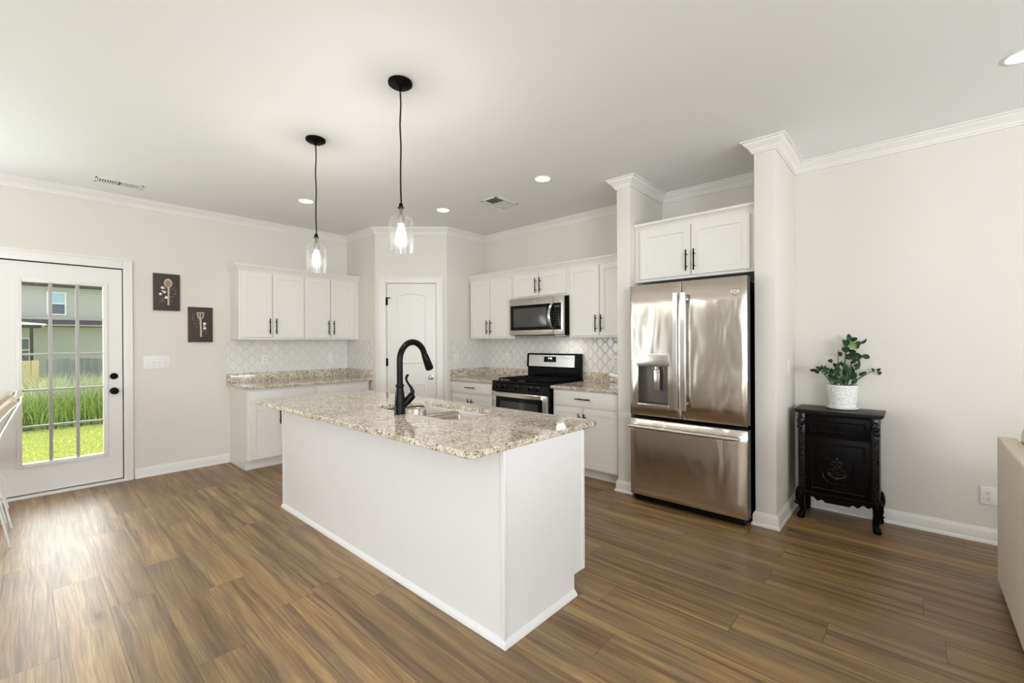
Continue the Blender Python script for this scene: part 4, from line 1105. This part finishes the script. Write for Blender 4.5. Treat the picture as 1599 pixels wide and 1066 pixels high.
for sg in (0, 1):
    X = lambda v: v if sg == 0 else CW-v
    b = MB(); b.box(X(.020), X(.066), yF-.010, yF+.030, .205, .800, .006)
    b.ball((X(.040), yF-.008, .735), .030, (.85, .7, 1.4), 12); b.ball((X(.034), yF-.012, .695), .020, (1, .7, 1), 10)
    for q in range(34):
        b.ball((X(.042+rnd.uniform(-.016, .016)), yF-.010+rnd.uniform(-.004, .004), .225+.013*q), rnd.uniform(.006, .010), (1, .8, 1.1), 6)
    for q in range(4): b.ball((X(.036), yF-.028, .765-.020*q), .008, (1.4, .7, .7), 7)
    b.build('carved_post', 'carving', cc)
# bowed rail and scalloped apron
b = MB(); b.prism([(yF+.02, .190), (yF-.020, .196), (yF-.026, .206), (yF-.018, .218), (yF, .226), (yF+.02, .226)], 'x', .010, CW-.010, .002)
for f0 in (0,):
    pts = [(.04, .195), (CW-.04, .195)]
    low = []
    for q in range(41):
        f = q/40; u = abs(2*f-1)
        z = .150 + .030*max(0, (u-.35)/.65)**.7 + (.010*math.sin((u-.35)*22) if u > .35 else 0)
        low.append((CW-.05-(CW-.10)*f, min(z, .19)))
    b.prism(pts + low, 'y', yF-.012, yF+.010)
b.build('apron', 'ebony', cc)
def cab_leg(x, y, sx, sy, hide=False):
    b = MB()
    path = [(.000, .000, .225, .030), (.006, .006, .195, .033), (.010, .010, .160, .032), (.006, .006, .120, .026), (-.002, -.002, .080, .021), (-.004, -.004, .050, .0195), (.002, .002, .028, .024), (.006, .006, .012, .027), (.006, .006, .0, .022)]
    b.tube([(x+sx*a, y+sy*c, z) for a, c, z, r in path], [r for a, c, z, r in path], 14)
    for q in range(0 if hide else 10): b.ball((x+sx*(.024+.008*math.sin(q))+rnd.uniform(-.01, .01), y+sy*.024, .205-.011*q), .0085, (1, 1, 1.1), 6)
    b.build('leg', 'ebony', cc)
for x, sx in ((.040, -1), (CW-.040, 1)):
    cab_leg(x, yF+.012, sx, -1); cab_leg(x, yB-.032, sx, .3, True)

# ------------------------------------------------------------------ potted plant
PX, PY = -.118, -5.366
pl = thing('potted_plant', 'leafy green plant in a textured white pot on the black cabinet', 'potted plant', (PX, PY, .828))
b = MB(); b.lathe([(.0, 0), (.080, 0), (.100, .006), (.104, .014), (.101, .017), (.090, .013), (.001, .012)], n=40); b.build('saucer', 'potplain', pl)
b = MB(); b.lathe([(.001, .013), (.078, .013), (.083, .018), (.090, .075), (.0985, .165), (.1005, .176), (.0995, .183), (.0945, .183), (.093, .170), (.0915, .160)], n=48); b.build('pot', 'pot', pl)
b = MB(); b.lathe([(.093, .163), (.05, .168), (.001, .170)], n=24); b.build('soil', 'soil', pl)
LAT = Vector((_rt.x, _rt.y, 0)).normalized(); DEP = Vector((_fw.x, _fw.y, 0)).normalized()
def pp(cx_, cz_, dep):   # crop measurement -> lateral / height
    lat = (cx_-470)*.000686; h = .172+(700-cz_)*.000686
    dep = min(dep, (-.035-PX-LAT.x*lat)/DEP.x)
    return LAT*lat + DEP*dep + Vector((0, 0, h))
rnd = random.Random(11)
stems = [((450, 700), (520, 250), (530, 205), -.01), ((420, 700), (455, 390), (468, 300), .03), ((520, 700), (590, 320), (575, 260), -.02), ((500, 700), (550, 400), (560, 300), .04),
         ((400, 700), (300, 580), (200, 515), -.03), ((555, 700), (660, 600), (745, 525), .02), ((390, 700), (350, 630), (290, 540), .04), ((440, 700), (420, 560), (380, 430), -.04),
         ((530, 700), (600, 560), (625, 470), .05), ((480, 700), (470, 560), (500, 450), -.05), ((540, 700), (590, 620), (670, 555), -.04)]
for i, (a, m_, e_, dp) in enumerate(stems):
    p0 = pp(a[0], 702, dp*.3); p1 = pp(m_[0], m_[1], dp*.8); p2 = pp(e_[0], e_[1], dp*1.2)
    pts = []
    for q in range(9):
        f = q/8; pts.append(p0*(1-f)**2 + p1*2*f*(1-f)*.85 + (p0+p2)*.5*2*f*(1-f)*.15 + p2*f*f)
    b = MB(); b.tube(pts, [.0048-.0028*q/8 for q in range(9)], 7); b.build('stem', 'stem', pl)
leaves = [(535, 165, 75, 85), (600, 180, 80, 5), (655, 200, 80, 35), (455, 222, 105, -32), (605, 228, 65, 0), (560, 250, 85, -55, 1), (625, 260, 85, 20), (480, 295, 95, -30), (560, 310, 75, -15), (430, 345, 65, -42),
          (530, 355, 130, 2), (615, 378, 100, 12), (680, 375, 80, -10), (600, 425, 85, -55), (640, 470, 70, 10), (500, 475, 70, -62), (385, 425, 65, -6), (385, 462, 65, -28), (380, 490, 70, 75), (455, 500, 75, 62),
          (195, 505, 65, -42), (185, 522, 60, 0), (260, 520, 75, 30), (235, 547, 60, 5), (330, 520, 90, 62), (365, 570, 85, 50), (325, 617, 90, -14), (480, 600, 100, 25), (560, 580, 90, 45), (650, 558, 80, 20), (590, 612, 70, 20),
          (605, 540, 80, 70), (738, 525, 55, -58), (775, 512, 55, 12), (780, 548, 60, -20), (420, 610, 80, 40), (520, 560, 85, 70), (300, 545, 70, 55), (455, 640, 70, 30), (440, 560, 70, -60), (350, 560, 80, 80), (545, 640, 70, 55),
          (575, 300, 60, 60), (515, 300, 60, -20), (280, 500, 50, 80), (415, 520, 80, 85), (470, 520, 85, 80), (505, 610, 95, 65), (430, 660, 80, 60), (575, 480, 80, 60), (540, 420, 70, 40), (400, 640, 85, -30), (610, 590, 85, 35), (345, 590, 80, 30), (460, 450, 60, 40), (490, 640, 80, 75), (590, 380, 80, 25), (555, 520, 75, 50), (385, 545, 75, 70), (240, 500, 60, 60)]
for lf in leaves:
    cx_, cz_, L, a = lf[:4]; L = L*.000686*1.18; a = R(a); dep = rnd.uniform(-.05, .05)
    c = pp(cx_, cz_, dep); d = (LAT*math.cos(a)+Vector((0, 0, 1))*math.sin(a)+DEP*rnd.uniform(-.35, .35)).normalized()
    nn = d.cross(DEP+Vector((rnd.uniform(-.5, .5), rnd.uniform(-.5, .5), rnd.uniform(-.2, .6)))).normalized(); up = d.cross(nn).normalized()
    b = MB(); W2 = L*.29; rows = []
    for f, wd in ((0, .05), (.12, .45), (.3, .9), (.5, 1.0), (.7, .85), (.88, .48), (1, .03)):
        p = c+d*L*(f-.5)+up*(.12*L*math.sin(PI*f))
        rows.append([p-nn*W2*wd+up*W2*wd*.25, p-nn*W2*wd*.5+up*W2*wd*.06, p, p+nn*W2*wd*.5+up*W2*wd*.06, p+nn*W2*wd+up*W2*wd*.25])
    b.rings(rows, False); o = b.build('leaf', 'leafnew' if len(lf) > 4 else 'leaf', pl, angle=80)

# ------------------------------------------------------------------ sofa
so = thing('sofa', 'beige upholstered sofa with its back to the kitchen', 'sofa', (-.72, -6.10, 0))
b = MB(); b.box(-2.15, 0, -.075, 0, .035, .822, .016, 4); b.build('backrest', 'sofa', so)
b = MB(); b.box(-2.13, -.02, -.90, -.076, .035, .30, .02, 3); b.build('base', 'sofa', so)
for x0, x1 in ((-.18, -.002), (-2.148, -1.97)):
    b = MB(); b.box(x0, x1, -.92, -.077, .036, .62, .03, 4); b.build('arm', 'sofa', so)
for x0, x1 in ((-1.07, -.19), (-1.96, -1.08)):
    b = MB(); b.box(x0, x1, -.90, -.30, .301, .45, .035, 4); b.build('seat', 'sofa', so)
for x in (-2.08, -.08):
    for y in (-.038, -.84): 
        b = MB(); b.box(x-.025, x+.025, y-.025, y+.025, 0, .036); b.build('foot', 'ebony', so)
b = MB(); b.box(-.70, -.015, -.235, -.079, .622, .905, .062, 5)
c_ = b.build('sofa_cushion', 'cushion', loc=(-.72, -6.10, 0)); tag(c_, 'pale rounded cushion rising above the top of the beige sofa back', 'cushion')

# ------------------------------------------------------------------ dining chairs at the left edge
def dining_chair(label, loc, rz):
    # local: faces -x; back at x=0
    t = thing('dining_chair', label, 'chair', loc, rz, 'dining chairs')
    hw = .215
    prof = [(.172, .958), (.132, .918), (.088, .855), (.050, .775), (.022, .685), (.005, .585), (0, .500)]
    b = MB(); rows = []
    for (x, z) in prof:
        rows.append([(x, -hw, z), (x-.010, -hw*.5, z), (x-.014, 0, z), (x-.010, hw*.5, z), (x, hw, z)])
    front = [[(p[0]-.030, p[1], p[2]+.012) for p in r] for r in rows]
    rr = [r + f[::-1] for r, f in zip(rows, front)]
    b.rings(rr, True, True, True); b.build('backrest', 'chairpad', t, angle=50)
    b = MB()
    for s_ in (-1, 1):
        y = s_*(hw+.010)
        b.bar([(.178, y, .955), (.148, y, .885), (.098, y, .765), (.062, y, .65), (.045, y, .48), (.085, y, .25), (.130, y, .0)], .010, .012, (0, 1, 0))
        b.bar([(.045, y, .45), (-.20, y, .435), (-.40, y, .43)], .012, .022, (0, 1, 0))
        b.bar([(.174, y, .958), (.136, y, .914), (.094, y, .850), (.056, y, .77), (.030, y, .68), (.014, y, .58), (.040, y, .47)], .010, .009, (0, 1, 0))
    b.bar([(.178, -hw-.012, .958), (.178, hw+.012, .958)], .010, .010, (0, 0, 1))
    b.build('frame', 'whitemetal', t)
    for s_ in (-1, 1):
        b = MB(); b.tube([(-.39, s_*(hw+.004), .43), (-.42, s_*(hw+.004), 0)], .012, 8); b.build('leg', 'whitemetal', t)
    b = MB(); b.box(-.44, .02, -hw+.004, hw-.004, .442, .505, .022, 3); b.build('seat', 'chairpad', t)
    return t
c1 = dining_chair('tan dining chair with pale metal frame, nearer of two at left edge', (-4.490, -1.085, 0), 0)
dup(c1, (-4.520, -.470, 0), 0, 'tan dining chair with pale metal frame, nearer the patio door of the two')

# ------------------------------------------------------------------ outdoors
def gz(y): return -.19 - .050*max(0, y-.2)
b = MB(); rows = []
for q in range(25):
    y = .16 + 44*q/24
    zz = max(gz(y), -.75)
    rows.append([(-16, y, zz), (-3.6, y, zz), (8, y, zz)])
b.rings(rows, False); g_ = struct('ground', b, 'lawn')
def blades(name, mat, n, region, hmin, hmax, wdt, lean, seed):
    rg = random.Random(seed); V = []; F = []
    for i in range(n):
        x, y = region(rg); z = max(gz(y), -.75); h = rg.uniform(hmin, hmax); a = rg.uniform(0, 2*PI); l = rg.uniform(0, lean)*h; a2 = rg.uniform(0, 2*PI); w_ = wdt*rg.uniform(.6, 1.4)
        dx, dy = math.cos(a)*w_, math.sin(a)*w_; lx, ly = math.cos(a2)*l, math.sin(a2)*l; k0 = len(V)
        V += [(x-dx, y-dy, z-.01), (x+dx, y+dy, z-.01), (x+dx*.8+lx*.35, y+dy*.8+ly*.35, z+h*.55), (x-dx*.8+lx*.35, y-dy*.8+ly*.35, z+h*.55), (x+lx, y+ly, z+h)]
        F += [(k0, k0+1, k0+2, k0+3), (k0+3, k0+2, k0+4)]
    me = bpy.data.meshes.new(name); me.from_pydata(V, [], F); me.materials.append(M[mat])
    o = bpy.data.objects.new(name, me); C.objects.link(o); return o
def reg_lawn(rg):
    y = 2.4 + 6.9*rg.random()**1.2; return rg.uniform(-4.9, -2.6), y
tag(blades('lawn_grass', 'blade', 26000, reg_lawn, .02, .06, .006, .9, 1), 'bright mown lawn grass outside the patio door', 'grass', kind='stuff')
tag(blades('tall_weeds', 'weed', 7000, lambda rg: (rg.uniform(-5.4, -1.9), 8.9+1.3*rg.random()), .35, .95, .013, .6, 2), 'tall green weeds growing in front of the fence', 'weeds', kind='stuff')
def reg_seed(rg): return rg.uniform(-4.1, -1.9), 9.3+1.0*rg.random()
tag(blades('seedheads', 'seed', 3000, reg_seed, .75, 1.40, .010, .55, 3), 'pale flowering stalks above the weeds', 'weeds', kind='stuff')
def fence(label, x0, x1, y, top, mat, seed):
    t = thing('wood_fence', label, 'fence', (x0, y, -.75)); rg = random.Random(seed); n = int((x1-x0)/.143)
    b = MB()
    for i in range(n):
        a = .143*i; h = top+.75+rg.uniform(-.015, .015); g = .004
        b.prism([(a+g, 0), (a+.139, 0), (a+.139, h-.012), (a+.127, h), (a+.015, h), (a+g, h-.012)], 'y', -.010+rg.uniform(-.003, .003), .010)
    b.build('boards', mat, t, smooth=False)
    b = MB()
    for z in (.35, 1.2): b.box(0, n*.143, .012, .05, z, z+.09)
    b.build('rail', mat, t)
    for i in range(int((x1-x0)/2.2)+1):
        b = MB(); b.box(min(i*2.2, n*.143-.1), min(i*2.2, n*.143-.1)+.09, .05, .14, 0, top+.70); b.build('post', mat, t)
fence('new yellow pine fence panel left of the grey fence', -7.80, -3.955, 11.0, .945, 'fencenew', 4)
fence('weathered grey board fence behind the weeds', -3.955, 1.2, 11.02, .955, 'fenceold', 5)
# neighbouring house
HY = 36.0
ho = thing('house', 'two-storey neighbouring house with grey lap siding beyond the fence', 'house', (-2.5, HY, -.9))
def hz(z): return z+.9
b = MB(); b.box(-9, 8, 0, 8, 0, hz(5.2)); b.build('walls', 'siding', ho)
b = MB(); b.prism([(-.55, hz(5.22)), (-.55, hz(5.36)), (4, hz(7.6)), (8.5, hz(5.3)), (8.5, hz(5.2))], 'x', -9.4, 8.4); b.build('roof', 'shingle', ho)
b = MB(); b.box(-9.4, 8.4, -.62, .0, hz(5.12), hz(5.26)); b.build('fascia', 'fascia', ho)
b = MB(); b.prism([(-1.0, hz(2.62)), (-1.0, hz(2.56)), (-.0, hz(2.56)), (.0, hz(3.12))], 'x', -9.2, 8.2); b.build('lower_roof', 'shingle', ho)
b = MB(); b.box(-9.2, 8.2, -1.08, -.99, hz(2.53), hz(2.63), .01); b.build('gutter', 'gutter', ho)
b = MB(); b.box(-9.2, 8.2, -.99, 0, hz(2.50), hz(2.555)); b.build('soffit', 'fascia', ho)
def hwin(x0, x1, z0, z1, top_mat='panesky'):
    b = MB(); f = .08
    for xa, xb, za, zb in ((x0-f, x0, z0-f, z1+f), (x1, x1+f, z0-f, z1+f), (x0, x1, z1, z1+f), (x0, x1, z0-f, z0), (x0, x1, (z0+z1)/2-.04, (z0+z1)/2+.04)): b.box(xa, xb, -.06, 0, hz(za), hz(zb))
    w_ = b.build('window', 'trim', ho)
    b = MB(); b.box(x0, x1, -.03, -.01, hz((z0+z1)/2), hz(z1)); b.build('pane', top_mat, w_)
    b = MB(); b.box(x0, x1, -.03, -.01, hz(z0), hz((z0+z1)/2)); b.build('pane', 'panedark', w_)
hwin(-.88, -.12, 3.36, 4.72)
hwin(-2.75, -1.74, .30, 1.70, 'panedark')
# covered patio of that house
po = thing('patio_cover', 'white-roofed patio cover in front of the neighbouring house', 'patio cover', (-4.5, 31.0, -.75))
b = MB(); b.prism([(-4.0, 3.60+.15), (.93, 3.27), (.93, 3.20), (-4.0, 3.20)], 'y', -.2, 3.2); b.build('roof', plain('white_metal_roof', (.85, .85, .86), .5, grain=.02), po)
b = MB(); b.box(-4.0, .75, -.12, 3.0, 3.10, 3.20); b.build('beam', 'fascia', po)
for x in (.36, -3.5):
    b = MB(); b.box(x-.07, x+.07, -.05, .10, 0, 3.1); b.build('post', 'fascia', po)
